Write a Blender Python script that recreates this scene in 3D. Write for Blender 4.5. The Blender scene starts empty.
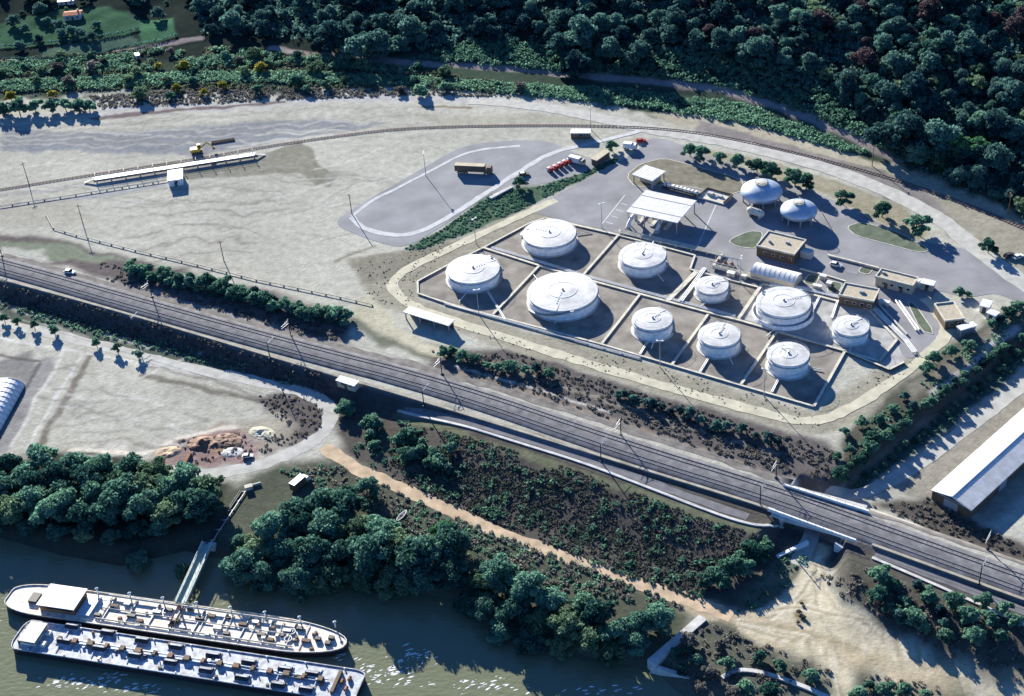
import bpy, math, random
import numpy as np
from mathutils import Vector, Matrix
from mathutils.geometry import tessellate_polygon

# ------------------------------------------------------------------ camera, sky, sun, exposure
SC = bpy.context.scene
COL = SC.collection
F, TH, ROLL, PPM = 1430.0, math.radians(35.8), math.radians(4.8), 2.95
FW = np.array([0, math.cos(TH), -math.sin(TH)]); RT0 = np.array([1.0, 0, 0]); UP0 = np.cross(RT0, FW)
RT = math.cos(ROLL) * RT0 - math.sin(ROLL) * UP0
UP = math.sin(ROLL) * RT0 + math.cos(ROLL) * UP0
CAM = -FW * F / PPM
cd = bpy.data.cameras.new("camera"); cam = bpy.data.objects.new("camera", cd); COL.objects.link(cam)
cd.sensor_width = 36; cd.lens = F * 36 / 1024; cd.clip_start = 1; cd.clip_end = 8000
cam.matrix_world = Matrix(((RT[0], UP[0], -FW[0], CAM[0]), (RT[1], UP[1], -FW[1], CAM[1]), (RT[2], UP[2], -FW[2], CAM[2]), (0, 0, 0, 1)))
SC.camera = cam

SUN_EL, SHADOW_AZ = math.radians(18.5), math.radians(-71)
w = bpy.data.worlds.new("World"); SC.world = w; w.use_nodes = True
nt = w.node_tree; sky = nt.nodes.new('ShaderNodeTexSky'); sky.sky_type = 'NISHITA'; sky.sun_disc = False
sky.sun_elevation = SUN_EL; sky.sun_rotation = math.radians(-18); sky.air_density = 0.75; sky.dust_density = 0.0; sky.ozone_density = 8.5
bg = nt.nodes['Background']; bg.inputs[1].default_value = 0.076; nt.links.new(sky.outputs[0], bg.inputs[0])
sd = bpy.data.lights.new("sun", 'SUN'); sd.energy = 5.0; sd.angle = math.radians(0.5); sd.color = (1, 0.955, 0.865)
so = bpy.data.objects.new("sun", sd); COL.objects.link(so)
so.rotation_euler = Vector((math.cos(SUN_EL) * math.cos(SHADOW_AZ), math.cos(SUN_EL) * math.sin(SHADOW_AZ), -math.sin(SUN_EL))).to_track_quat('-Z', 'Y').to_euler()
SC.view_settings.view_transform = 'Standard'; SC.view_settings.look = 'None'; SC.view_settings.gamma = 1
SC.view_settings.use_curve_mapping = False; SC.view_settings.exposure = 1.63

random.seed(7); RNG = np.random.default_rng(7)

# ------------------------------------------------------------------ plan: survey points of the photograph brought onto the terrain
def G(px, py, z=0.0):
    d = FW * F + RT * (px - 512) + UP * (348 - py)
    t = (z - CAM[2]) / d[2]
    return CAM + t * d
def gl(pts, z=0.0): return np.array([G(a, b, z)[:2] for a, b in pts])
def ext(P, d=1500):
    a = P[0] + (P[0] - P[1]) / np.linalg.norm(P[0] - P[1]) * d
    b = P[-1] + (P[-1] - P[-2]) / np.linalg.norm(P[-1] - P[-2]) * d
    return np.vstack([a, P, b])
def ss(t): t = np.clip(t, 0, 1); return t * t * (3 - 2 * t)
def pdist(X, Y, P):
    """distance to polyline, side (+ = right-hand side when walking along it)"""
    best = np.full(X.shape, 1e18); side = np.zeros(X.shape)
    for (ax, ay), (bx, by) in zip(P[:-1], P[1:]):
        dx, dy = bx - ax, by - ay; L = dx * dx + dy * dy
        t = np.clip(((X - ax) * dx + (Y - ay) * dy) / L, 0, 1)
        ex, ey = X - ax - t * dx, Y - ay - t * dy
        d = ex * ex + ey * ey; m = d < best
        best = np.where(m, d, best); side = np.where(m, -(dx * ey - dy * ex), side)
    return np.sqrt(best), np.sign(side)
def sdist(X, Y, P): d, s = pdist(X, Y, P); return d * s
_T = RNG.random((256, 256))
def vnoise(X, Y, sc):
    x, y = X / sc, Y / sc; xi, yi = np.floor(x).astype(int), np.floor(y).astype(int); fx, fy = ss(x - xi), ss(y - yi)
    g = lambda i, j: _T[i & 255, j & 255]
    return (g(xi, yi) * (1 - fx) + g(xi + 1, yi) * fx) * (1 - fy) + (g(xi, yi + 1) * (1 - fx) + g(xi + 1, yi + 1) * fx) * fy - 0.5
def fbm(X, Y, sc, n=4):
    s = 0
    for k in range(n): s = s + vnoise(X + 31 * k, Y - 17 * k, sc / 2 ** k) / 2 ** k
    return s

RS = ext(gl([(7, 281), (84, 302), (155, 322), (305, 367), (445, 408), (628, 465), (768, 508), (856, 539), (977, 583), (1024, 600)]))
RN = ext(gl([(0, 256), (40, 266), (105, 284), (151, 297), (300, 340), (445, 373), (628, 430), (768, 477), (844, 503), (1024, 564)]))
RC = ext(gl([(0, 266), (45, 278), (139, 305), (290, 347), (445, 387), (628, 450), (768, 493), (844, 520.5), (1024, 585)]), 260)
SHORE = ext(gl([(0, 540), (60, 557), (120, 568), (185, 553), (215, 560), (262, 566), (320, 580), (400, 592), (460, 604), (500, 632), (560, 652), (610, 664), (648, 669), (672, 690), (700, 712)], -7))
DITCH = ext(gl([(838, 488), (870, 467), (930, 421), (1000, 362), (1060, 312)], -1.5), 600)
FOOT = ext(gl([(0, 78), (150, 72), (300, 70), (430, 66), (560, 74), (700, 98), (800, 128), (900, 168), (1024, 222)]))
UND = gl([(806, 545), (811, 526), (826, 497), (838, 478)], 0)
UA = G(811, 527)[:2]; UB = G(827, 494)[:2]
UDIR = (UB - UA) / np.linalg.norm(UB - UA); UMID = (UA + UB) / 2
Z_S, Z_W, Z_E = -4.0, -7.0, -3.0
XB = G(385, 395, -1)[0]

def H(X, Y):
    X = np.asarray(X, float); Y = np.asarray(Y, float)
    dS = sdist(X, Y, RS); dN = -sdist(X, Y, RN)
    kx = ss((X - XB) / 30)
    z = (1 - kx) * Z_S * ss(dS / 6.5) + kx * (-0.5 * ss(dS / 1.6) + (Z_S + 0.5) * ss((dS - 8.5) / 24))
    dH = sdist(X, Y, SHORE)
    z = np.where(dS > 5, z - 5.0 * ss((dH + 7) / 11), z)
    dD = sdist(X, Y, DITCH)
    ze = Z_E * ss((dD + 6) / 9) * ss(dN / 5) - 1.2 * np.exp(-(dD / 2.5) ** 2) * ss((dN - 3) / 6)
    z = np.where((dN > 0), ze, z)
    dF = -sdist(X, Y, FOOT)
    k = ss((X + 160) / 330)
    sl = 0.06 + 0.22 * k; cap = 14 + 46 * k
    d = np.maximum(dF, 0)
    hill = cap * (1 - np.exp(-d * sl / cap)) + fbm(X, Y, 40, 3) * np.minimum(d * 0.06, 5)
    z = np.where((dF > 0) & (dN > 0), hill, z)
    u = (X - UMID[0]) * UDIR[0] + (Y - UMID[1]) * UDIR[1]; v = (X - UMID[0]) * UDIR[1] - (Y - UMID[1]) * UDIR[0]
    cut = 1 - ss((np.abs(v) - 8.6) / (1.2 + 0.5 * np.maximum(-u - 8, 0))); cut = cut * (1 - ss((np.abs(u) - np.where(u > 0, 8, 34)) / 6))
    z = np.where((z > -4) & (cut > 0), z * (1 - cut) - 4.0 * cut, z)
    return z
def h1(x, y): return float(H(np.array([x]), np.array([y]))[0])

def TN(pts):
    """pixel survey points -> points on the terrain (ray march, then bisection)"""
    pts = np.array(pts, float).reshape(-1, 2)
    D = FW[None] * F + RT[None] * (pts[:, :1] - 512) + UP[None] * (348 - pts[:, 1:])
    D /= np.linalg.norm(D, axis=1)[:, None]
    t0 = (75 - CAM[2]) / D[:, 2]; t1 = (-9.5 - CAM[2]) / D[:, 2]
    lo, hi = t0.copy(), t1.copy(); done = np.zeros(len(pts), bool)
    N = 70
    for i in range(1, N + 1):
        t = t0 + (t1 - t0) * i / N; P = CAM[None] + D * t[:, None]
        below = (P[:, 2] <= H(P[:, 0], P[:, 1])) & ~done
        hi[below] = t[below]; lo[below] = (t0 + (t1 - t0) * (i - 1) / N)[below]; done |= below
    for _ in range(14):
        t = (lo + hi) / 2; P = CAM[None] + D * t[:, None]; b = P[:, 2] <= H(P[:, 0], P[:, 1])
        hi = np.where(b, t, hi); lo = np.where(b, lo, t)
    return CAM[None] + D * hi[:, None]
def T(px, py): return TN([(px, py)])[0]

# ------------------------------------------------------------------ materials
def nodes(name):
    m = bpy.data.materials.new(name); m.use_nodes = True
    return m, m.node_tree, m.node_tree.nodes['Principled BSDF']
def mat(name, col, rough=0.7, scale=0.6, amt=0.18, metal=0.0, bump=0.0, dirt=None, spec=0.3):
    m, t, b = nodes(name); b.inputs['Roughness'].default_value = rough; b.inputs['Metallic'].default_value = metal
    b.inputs['Specular IOR Level'].default_value = min(spec, .06) if rough > .8 else spec
    g = t.nodes.new('ShaderNodeNewGeometry'); n = t.nodes.new('ShaderNodeTexNoise'); n.inputs['Scale'].default_value = scale; n.inputs['Detail'].default_value = 6
    t.links.new(g.outputs['Position'], n.inputs['Vector'])
    r = t.nodes.new('ShaderNodeValToRGB'); r.color_ramp.elements[0].position = 0.3; r.color_ramp.elements[1].position = 0.72
    c0 = dirt if dirt else tuple(c * (1 - amt) for c in col); c1 = tuple(min(c * (1 + amt * 0.6), 0.9) for c in col)
    r.color_ramp.elements[0].color = (*c0, 1); r.color_ramp.elements[1].color = (*c1, 1)
    t.links.new(n.outputs['Fac'], r.inputs['Fac']); t.links.new(r.outputs['Color'], b.inputs['Base Color'])
    if bump:
        n2 = t.nodes.new('ShaderNodeTexNoise'); n2.inputs['Scale'].default_value = scale * 4; n2.inputs['Detail'].default_value = 5
        t.links.new(g.outputs['Position'], n2.inputs['Vector'])
        bp = t.nodes.new('ShaderNodeBump'); bp.inputs['Distance'].default_value = bump; bp.inputs['Strength'].default_value = 0.6
        t.links.new(n2.outputs['Fac'], bp.inputs['Height']); t.links.new(bp.outputs['Normal'], b.inputs['Normal'])
    return m
def leafmat(name, dark, light, sc=0.35, trans=0.5):
    m, t, b = nodes(name); b.inputs['Roughness'].default_value = 1.0; b.inputs['Specular IOR Level'].default_value = 0.0
    g = t.nodes.new('ShaderNodeNewGeometry'); n = t.nodes.new('ShaderNodeTexNoise'); n.inputs['Scale'].default_value = sc; n.inputs['Detail'].default_value = 4
    t.links.new(g.outputs['Position'], n.inputs['Vector'])
    oi = t.nodes.new('ShaderNodeObjectInfo'); ma = t.nodes.new('ShaderNodeMath'); ma.operation = 'MULTIPLY_ADD'
    ma.inputs[1].default_value = 0.65; t.links.new(oi.outputs['Random'], ma.inputs[0])
    m2 = t.nodes.new('ShaderNodeMath'); m2.operation = 'MULTIPLY_ADD'; m2.inputs[1].default_value = 1.3; m2.inputs[2].default_value = -0.5
    t.links.new(n.outputs['Fac'], m2.inputs[0]); t.links.new(m2.outputs[0], ma.inputs[2])
    r = t.nodes.new('ShaderNodeValToRGB'); r.color_ramp.elements[0].color = (*dark, 1); r.color_ramp.elements[1].color = (*light, 1)
    r.color_ramp.elements[0].position = 0.1; r.color_ramp.elements[1].position = 0.8
    t.links.new(ma.outputs[0], r.inputs['Fac']); t.links.new(r.outputs['Color'], b.inputs['Base Color'])
    tr = t.nodes.new('ShaderNodeBsdfTranslucent'); t.links.new(r.outputs['Color'], tr.inputs['Color'])
    mx = t.nodes.new('ShaderNodeMixShader'); mx.inputs[0].default_value = trans
    t.links.new(b.outputs[0], mx.inputs[1]); t.links.new(tr.outputs[0], mx.inputs[2]); t.links.new(mx.outputs[0], t.nodes['Material Output'].inputs['Surface'])
    return m

M = dict(
    tankroof=mat('tank_roof_paint', (0.52, 0.52, 0.505), 0.6, 0.3, 0.3),
    white=mat('white_paint', (0.68, 0.68, 0.66), 0.5, 0.25, 0.14),
    tankwall=mat('tank_wall_paint', (0.74, 0.75, 0.75), 0.5, 0.8, 0.22),
    roofwhite=mat('white_sheet_roof', (0.64, 0.63, 0.60), 0.55, 0.4, 0.2),
    cream=mat('cream_concrete', (0.56, 0.53, 0.44), 0.85, 0.5, 0.25, bump=0.02),
    concrete=mat('pale_concrete', (0.50, 0.49, 0.46), 0.85, 0.4, 0.25, bump=0.02),
    wallc=mat('bund_concrete', (0.34, 0.31, 0.25), 0.9, 0.3, 0.35, bump=0.02),
    tan=mat('gravel_flat_roof', (0.42, 0.37, 0.28), 0.9, 1.2, 0.25, bump=0.03),
    beige=mat('beige_render', (0.48, 0.42, 0.31), 0.85, 0.5, 0.15),
    brown=mat('brown_cladding', (0.13, 0.09, 0.06), 0.8, 0.5, 0.25),
    dark=mat('dark_metal', (0.035, 0.035, 0.04), 0.6, 0.8, 0.3),
    grey=mat('galvanised_steel', (0.36, 0.37, 0.38), 0.5, 0.8, 0.2, metal=0.3),
    steel=mat('rail_steel', (0.24, 0.24, 0.25), 0.82, 0.3, 0.2),
    rust=mat('rusty_steel', (0.20, 0.11, 0.07), 0.8, 0.8, 0.35),
    sleeper=mat('sleeper_concrete', (0.155, 0.15, 0.148), 0.9, 0.7, 0.25),
    ballast=mat('railway_ballast', (0.165, 0.163, 0.168), 0.95, 0.35, 0.38, bump=0.06),
    asphalt=mat('worn_asphalt', (0.238, 0.237, 0.245), 0.9, 0.09, 0.26, bump=0.01),
    park=mat('truck_park_asphalt', (0.235, 0.24, 0.248), 0.9, 0.08, 0.24, bump=0.01),
    track=mat('cream_gravel', (0.47, 0.445, 0.335), 0.95, 0.25, 0.22, bump=0.03),
    pale=mat('pale_lane', (0.46, 0.465, 0.46), 0.95, 0.3, 0.2),
    gravel=mat('white_gravel', (0.40, 0.395, 0.36), 0.95, 0.3, 0.22, bump=0.03),
    dirt=mat('sandy_dirt', (0.45, 0.345, 0.235), 0.95, 0.3, 0.28, bump=0.04),
    line=mat('road_line_paint', (0.52, 0.52, 0.52), 0.8, 0.5, 0.25),
    glass=mat('dark_glass', (0.02, 0.025, 0.03), 0.1, 0.5, 0.2),
    red=mat('red_paint', (0.38, 0.03, 0.025), 0.4, 0.7, 0.2),
    orange=mat('terracotta_tiles', (0.55, 0.22, 0.12), 0.85, 1.0, 0.25),
    yellow=mat('yellow_paint', (0.52, 0.33, 0.04), 0.5, 0.7, 0.2),
    blue=mat('pale_blue_deck', (0.44, 0.50, 0.57), 0.65, 0.6, 0.25, dirt=(0.20, 0.19, 0.19)),
    deck=mat('white_deck_paint', (0.68, 0.655, 0.58), 0.7, 0.6, 0.2, dirt=(0.40, 0.335, 0.265)),
    hull=mat('black_hull', (0.03, 0.026, 0.03), 0.5, 0.4, 0.3),
    green=mat('green_steel', (0.34, 0.42, 0.36), 0.6, 0.5, 0.2),
    silver=mat('aluminium_paint', (0.40, 0.47, 0.55), 0.4, 0.4, 0.15, metal=0.25),
    wood=mat('weathered_timber', (0.26, 0.15, 0.08), 0.9, 0.7, 0.3),
    bark=mat('bark', (0.09, 0.07, 0.05), 0.95, 2.0, 0.3),
    tyre=mat('tyre_rubber', (0.015, 0.015, 0.015), 0.8, 1.0, 0.2),
    leaf=leafmat('river_foliage', (0.024, 0.078, 0.070), (0.16, 0.31, 0.225)),
    wleaf=leafmat('woodland_foliage', (0.015, 0.048, 0.064), (0.12, 0.235, 0.195)),
    bleaf=leafmat('bush_foliage', (0.030, 0.095, 0.075), (0.165, 0.31, 0.21)),
    gleaf=leafmat('bright_foliage', (0.05, 0.15, 0.075), (0.15, 0.33, 0.15)),
    rleaf=leafmat('russet_foliage', (0.034, 0.032, 0.044), (0.120, 0.090, 0.095)),
    yleaf=leafmat('yellow_foliage', (0.15, 0.15, 0.03), (0.42, 0.36, 0.08)),
    sleaf=leafmat('dry_scrub', (0.070, 0.074, 0.070), (0.215, 0.205, 0.185), 0.2),
    oleaf=leafmat('olive_scrub', (0.045, 0.070, 0.052), (0.16, 0.19, 0.125), 0.25),
    vleaf=leafmat('willow_foliage', (0.040, 0.095, 0.065), (0.22, 0.32, 0.19)),
)

# ------------------------------------------------------------------ mesh helpers
class MB:
    def __init__(s): s.v = []; s.f = []
    def add(s, vs, fs):
        o = len(s.v); s.v += [tuple(map(float, p)) for p in vs]; s.f += [tuple(o + i for i in q) for q in fs]; return s
    def box(s, c, d, rz=0.0):
        x, y, z = d[0] / 2, d[1] / 2, d[2] / 2; ca, sa = math.cos(rz), math.sin(rz)
        P = [(a * x, b * y, e * z) for e in (-1, 1) for a, b in ((-1, -1), (1, -1), (1, 1), (-1, 1))]
        P = [(c[0] + p[0] * ca - p[1] * sa, c[1] + p[0] * sa + p[1] * ca, c[2] + p[2]) for p in P]
        return s.add(P, [(3, 2, 1, 0), (4, 5, 6, 7), (0, 1, 5, 4), (1, 2, 6, 5), (2, 3, 7, 6), (3, 0, 4, 7)])
    def beam(s, a, b, wd, ht):
        a, b = np.array(a, float), np.array(b, float); d = b - a; n = np.array([-d[1], d[0], 0]); L = np.linalg.norm(n)
        n = n / L * wd / 2 if L > 1e-6 else np.array([wd / 2, 0, 0]); u = np.array([0, 0, ht])
        P = [a - n, b - n, b + n, a + n, a - n + u, b - n + u, b + n + u, a + n + u]
        return s.add(P, [(3, 2, 1, 0), (4, 5, 6, 7), (0, 1, 5, 4), (1, 2, 6, 5), (2, 3, 7, 6), (3, 0, 4, 7)])
    def tube(s, a, b, r, n=8, r2=None):
        a, b = Vector(a), Vector(b); d = (b - a); q = d.to_track_quat('Z', 'Y'); r2 = r if r2 is None else r2
        P = []
        for k, (c, rr) in enumerate(((a, r), (b, r2))):
            for i in range(n):
                t = 2 * math.pi * i / n; P.append(c + q @ Vector((rr * math.cos(t), rr * math.sin(t), 0)))
        fs = [(i, (i + 1) % n, n + (i + 1) % n, n + i) for i in range(n)] + [tuple(range(n - 1, -1, -1)), tuple(range(n, 2 * n))]
        return s.add(P, fs)
    def path(s, pts, r, n=8):
        for a, b in zip(pts[:-1], pts[1:]): s.tube(a, b, r, n)
        return s
    def lathe(s, prof, n=48, c=(0, 0, 0)):
        P = []; fs = []
        for r, z in prof:
            for i in range(n):
                t = 2 * math.pi * i / n; P.append((c[0] + r * math.cos(t), c[1] + r * math.sin(t), c[2] + z))
        for k in range(len(prof) - 1):
            for i in range(n):
                j = (i + 1) % n; fs.append((k * n + i, k * n + j, (k + 1) * n + j, (k + 1) * n + i))
        return s.add(P, fs)
    def prism(s, pts, z0, z1):
        n = len(pts); z0 = z0 if hasattr(z0, '__len__') else [z0] * n; z1 = z1 if hasattr(z1, '__len__') else [z1] * n
        P = [(p[0], p[1], z0[i]) for i, p in enumerate(pts)] + [(p[0], p[1], z1[i]) for i, p in enumerate(pts)]
        area = sum(pts[i][0] * pts[(i + 1) % n][1] - pts[(i + 1) % n][0] * pts[i][1] for i in range(n))
        fs = [(i, (i + 1) % n, n + (i + 1) % n, n + i) for i in range(n)]
        tri = tessellate_polygon([[Vector((p[0], p[1], 0)) for p in pts]])
        fs += [tuple(t) for t in tri] + [tuple(n + i for i in t) for t in tri]
        return s.add(P, fs)
    def build(s, name, m, parent=None, smooth=False, fix=True):
        me = bpy.data.meshes.new(name); me.from_pydata(s.v, [], s.f); me.update()
        if fix:
            import bmesh
            bm = bmesh.new(); bm.from_mesh(me); bmesh.ops.recalc_face_normals(bm, faces=bm.faces); bm.to_mesh(me); bm.free()
        if smooth:
            me.polygons.foreach_set('use_smooth', [True] * len(me.polygons)); me.update()
        me.materials.append(M[m] if isinstance(m, str) else m)
        o = bpy.data.objects.new(name, me); COL.objects.link(o)
        if parent: o.parent = parent
        return o
def nmesh(name, V, Q, m, parent=None, col=None):
    """mesh from arrays of vertices and quads (or tris)"""
    me = bpy.data.meshes.new(name); k = Q.shape[1]
    me.vertices.add(len(V)); me.vertices.foreach_set('co', np.asarray(V, np.float32).ravel())
    me.loops.add(Q.size); me.loops.foreach_set('vertex_index', Q.astype(np.int32).ravel())
    me.polygons.add(len(Q)); me.polygons.foreach_set('loop_start', np.arange(0, Q.size, k, dtype=np.int32)); me.polygons.foreach_set('loop_total', np.full(len(Q), k, np.int32))
    me.update(calc_edges=True)
    if col is not None:
        a = me.color_attributes.new('albedo', 'FLOAT_COLOR', 'POINT'); c = np.ones((len(V), 4), np.float32); c[:, :3] = col; a.data.foreach_set('color', c.ravel())
    me.materials.append(M[m] if isinstance(m, str) else m)
    o = bpy.data.objects.new(name, me); COL.objects.link(o)
    if parent: o.parent = parent
    return o
def tag(o, label=None, cat=None, group=None, kind=None):
    if label: o['label'] = label
    if cat: o['category'] = cat
    if group: o['group'] = group
    if kind: o['kind'] = kind
    return o
def thing(name, label, cat, loc=(0, 0, 0), rz=0.0, group=None):
    o = bpy.data.objects.new(name, None); COL.objects.link(o); o.empty_display_size = 0.5
    o.location = loc; o.rotation_euler = (0, 0, rz)
    return tag(o, label, cat, group)
def dup(o, loc=None, rz=None, sc=None, parent=None, label=None, group=None):
    c = o.copy(); COL.objects.link(c)
    if parent: c.parent = parent
    if loc is not None: c.location = loc
    if rz is not None: c.rotation_euler = (0, 0, rz)
    if sc is not None: c.scale = sc if hasattr(sc, '__len__') else (sc, sc, sc)
    if label: c['label'] = label
    if group: c['group'] = group
    for ch in o.children: dup(ch, parent=c)
    return c
def structure(o): o['kind'] = 'structure'; return o
def resample(P, step):
    P = np.asarray(P, float); out = [P[0]]
    for a, b in zip(P[:-1], P[1:]):
        n = max(1, int(np.linalg.norm(b - a) / step))
        out += [a + (b - a) * k / n for k in range(1, n + 1)]
    return np.array(out)
def smoothline(P, step=2.0, it=3):
    P = np.asarray(P, float)
    for _ in range(it):
        Q = [P[0]]
        for a, b in zip(P[:-1], P[1:]): Q += [a * 0.75 + b * 0.25, a * 0.25 + b * 0.75]
        P = np.array(Q + [P[-1]])
    return resample(P, step)
def normals(P):
    d = np.gradient(P, axis=0); n = np.stack([-d[:, 1], d[:, 0]], 1); return n / np.linalg.norm(n, axis=1)[:, None]
def strip(name, P, width, m, dz=0.035, drape=True, z=None, rag=0.0, na=5):
    """draped strip along a world polyline"""
    P = np.asarray(P)[:, :2]; n = normals(P); W = np.asarray(width) * np.ones(len(P))
    V = []
    for k in range(na):
        s = k / (na - 1) - 0.5
        r = rag * fbm(P[:, 0] + 50 * k, P[:, 1], 3.0, 2) if k in (0, na - 1) else 0
        q = P + n * (s * W + r)[:, None] if np.ndim(r) else P + n * (s * W)[:, None]
        zz = H(q[:, 0], q[:, 1]) + dz if z is None else np.full(len(q), z)
        V.append(np.column_stack([q, zz]))
    V = np.stack(V, 1).reshape(-1, 3); N = len(P); Q = []
    for i in range(N - 1):
        for k in range(na - 1): a = i * na + k; Q.append((a, a + na, a + na + 1, a + 1))
    return structure(nmesh(name, V, np.array(Q), m))
def inside(X, Y, P):
    r = np.zeros(X.shape, bool)
    for (ax, ay), (bx, by) in zip(P, np.roll(P, -1, 0)):
        if ay == by: continue
        r ^= ((ay > Y) != (by > Y)) & (X < (bx - ax) * (Y - ay) / (by - ay) + ax)
    return r
def sheet(name, pts, m, z=0.05, it=2):
    """flat paved area on the level terrace"""
    P = np.asarray(pts)
    for _ in range(it):
        P = np.vstack([[a * .8 + b * .2, a * .2 + b * .8] for a, b in zip(P, np.roll(P, -1, 0))])
    tri = tessellate_polygon([[Vector((p[0], p[1], 0)) for p in P]])
    fs = []
    for t in tri:
        a, b, c = (P[i] for i in t)
        fs.append(t if (b[0] - a[0]) * (c[1] - a[1]) - (b[1] - a[1]) * (c[0] - a[0]) > 0 else t[::-1])
    mb = MB(); mb.add([(p[0], p[1], z) for p in P], fs)
    return structure(mb.build(name, m, fix=False))

# ------------------------------------------------------------------ ground
def axis(lo, hi, step):
    a = list(np.arange(lo, hi + step, step)); s = step
    while a[-1] < hi + 1600: s *= 1.6; a.append(a[-1] + s)
    s = step
    while a[0] > lo - 1600: s *= 1.6; a.insert(0, a[0] - s)
    return np.array(a)
XA, YA = axis(-300, 310, 0.64), axis(-135, 330, 0.64)
GX, GY = np.meshgrid(XA, YA); GZ = H(GX, GY)
SAND = np.array((0.365, 0.358, 0.305))
colr = np.empty(GX.shape + (3,)); colr[:] = SAND
NX = fbm(GX, GY, 9, 3); NY = fbm(GX + 400, GY - 300, 9, 3)
def put(alpha, c, sl=None):
    v = colr if sl is None else colr[sl]
    v[:] = v * (1 - alpha[..., None]) + np.asarray(c) * alpha[..., None]
def paint(pts, c, feather=1.5, jit=3.0, op=1.0, world=None):
    P = TN(pts)[:, :2] if world is None else world
    lo, hi = P.min(0) - 8, P.max(0) + 8
    i0, i1 = np.searchsorted(YA, [lo[1], hi[1]]); j0, j1 = np.searchsorted(XA, [lo[0], hi[0]])
    if i1 <= i0 or j1 <= j0: return
    sl = (slice(i0, i1), slice(j0, j1))
    X = GX[sl] + NX[sl] * jit; Y = GY[sl] + NY[sl] * jit
    ins = inside(X, Y, P); d, _ = pdist(X, Y, np.vstack([P, P[:1]]))
    put(op * ss(0.5 + np.where(ins, d, -d) / (2 * feather)), c, sl)
def pline(pts, width, c, feather=0.8, jit=1.5, op=1.0, smooth=True):
    P = TN(pts)[:, :2]
    if smooth: P = smoothline(P, 3.0, 2)
    lo, hi = P.min(0) - 10, P.max(0) + 10
    i0, i1 = np.searchsorted(YA, [lo[1], hi[1]]); j0, j1 = np.searchsorted(XA, [lo[0], hi[0]])
    if i1 <= i0 or j1 <= j0: return
    sl = (slice(i0, i1), slice(j0, j1))
    d, _ = pdist(GX[sl] + NX[sl] * jit, GY[sl] + NY[sl] * jit, P)
    put(op * ss(0.5 + (max(width, .95) / 2 - d) / (2 * min(feather, .6 + width * .12))), c, sl)
dS = sdist(GX, GY, RS); dN = -sdist(GX, GY, RN); dF = -sdist(GX, GY, FOOT); dH = sdist(GX, GY, SHORE); dD = sdist(GX, GY, DITCH)
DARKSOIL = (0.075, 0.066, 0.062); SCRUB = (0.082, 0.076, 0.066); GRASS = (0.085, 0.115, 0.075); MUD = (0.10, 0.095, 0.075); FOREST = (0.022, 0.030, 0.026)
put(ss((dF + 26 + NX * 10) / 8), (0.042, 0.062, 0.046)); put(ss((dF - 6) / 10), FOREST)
put(ss((dS + 2) / 4) * (1 - ss((dS - 7) / 3)), (0.070, 0.064, 0.066))
put(((dS > 0) & (dH > -14)) * ss((dH + 14 + NX * 8) / 5), MUD)
# --- land south of the railway
paint([(330, 400), (420, 405), (560, 445), (700, 490), (790, 520), (800, 560), (760, 610), (715, 612), (560, 560), (430, 503), (340, 458), (335, 425)], SCRUB, 3, 5)
paint([(225, 485), (300, 460), (338, 456), (440, 505), (560, 555), (700, 608), (690, 640), (640, 665), (500, 640), (380, 600), (230, 560), (215, 520)], (0.075, 0.082, 0.060), 3, 4)
paint([(-60, 455), (120, 455), (230, 478), (222, 545), (100, 580), (-60, 560)], (0.05, 0.055, 0.042), 3, 4)
paint([(640, 668), (700, 615), (745, 630), (832, 668), (830, 720), (640, 720)], (0.095, 0.10, 0.078), 2, 4)
paint([(838, 720), (855, 672), (905, 675), (1040, 720)], (0.08, 0.085, 0.062), 2, 3)
paint([(815, 560), (860, 555), (1060, 625), (1060, 710), (950, 665), (880, 625), (835, 598)], (0.085, 0.082, 0.068), 3, 5)
paint([(735, 613), (770, 560), (800, 540), (816, 545), (800, 578), (765, 606)], (0.13, 0.13, 0.095), 2, 3)
paint([(740, 613.5), (765, 608.5), (795.6, 582), (808, 568), (815, 544), (826, 544), (817, 573), (826, 596), (846, 606), (892, 634), (940, 660), (1060, 706), (1060, 730), (940, 682), (902, 672), (871, 665), (851, 672), (842, 720), (829, 720), (831, 669), (790, 656), (740, 636)], (0.45, 0.405, 0.295), 1.4, 2.5)
paint([(800, 596), (806, 603), (806, 622), (797, 626), (793, 612)], (0.20, 0.16, 0.09), 1.5, 3)
pline([(690, 602), (730, 617), (790, 640), (860, 655), (960, 682)], 7, (0.41, 0.34, 0.23), 2, 3, .8)
for dx in (-4, 4): pline([(816 + dx, 546), (808 + dx, 572), (798 + dx, 592)], 1.6, (0.43, 0.39, 0.285), .6, .6)
for pts in ([(738, 622), (780, 628), (830, 640), (900, 655), (1000, 690)], [(738, 627), (790, 640), (840, 655), (838, 700)], [(818, 560), (806, 592), (770, 618)], [(820, 560), (822, 590), (850, 620), (900, 645), (960, 676)], [(812, 575), (822, 620), (838, 660), (836, 700)], [(760, 612), (800, 606), (850, 616), (910, 650)]):
    for o_ in (-2.2, 2.2): pline([(a + o_ * .5, b + o_) for a, b in pts], .9, (0.56, 0.52, 0.41), .5, 1, 1)
    pline(pts, 1.1, (0.30, 0.25, 0.165), .5, 1.5, .8)
for k in range(9):
    pline([(745 + 12 * k, 622 + 2 * k), (800 + 10 * k, 632 + 4 * k), (880 + 10 * k, 655 + 3 * k)], 0.8, (0.33, 0.285, 0.19), 0.6, 3, 0.7)
# green rough edge along the foot of the embankment
pline([(0, 309), (60, 326), (140, 348), (220, 368), (300, 388)], 4, (0.085, 0.10, 0.08), 1.5, 3)
pline([(0, 316), (80, 338), (160, 358), (300, 390)], 1.4, (0.06, 0.055, 0.045), 0.8, 2)
pline([(400, 415), (470, 437), (560, 466), (680, 508), (760, 532)], 3.5, (0.12, 0.13, 0.085), 1.5, 3)
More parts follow.
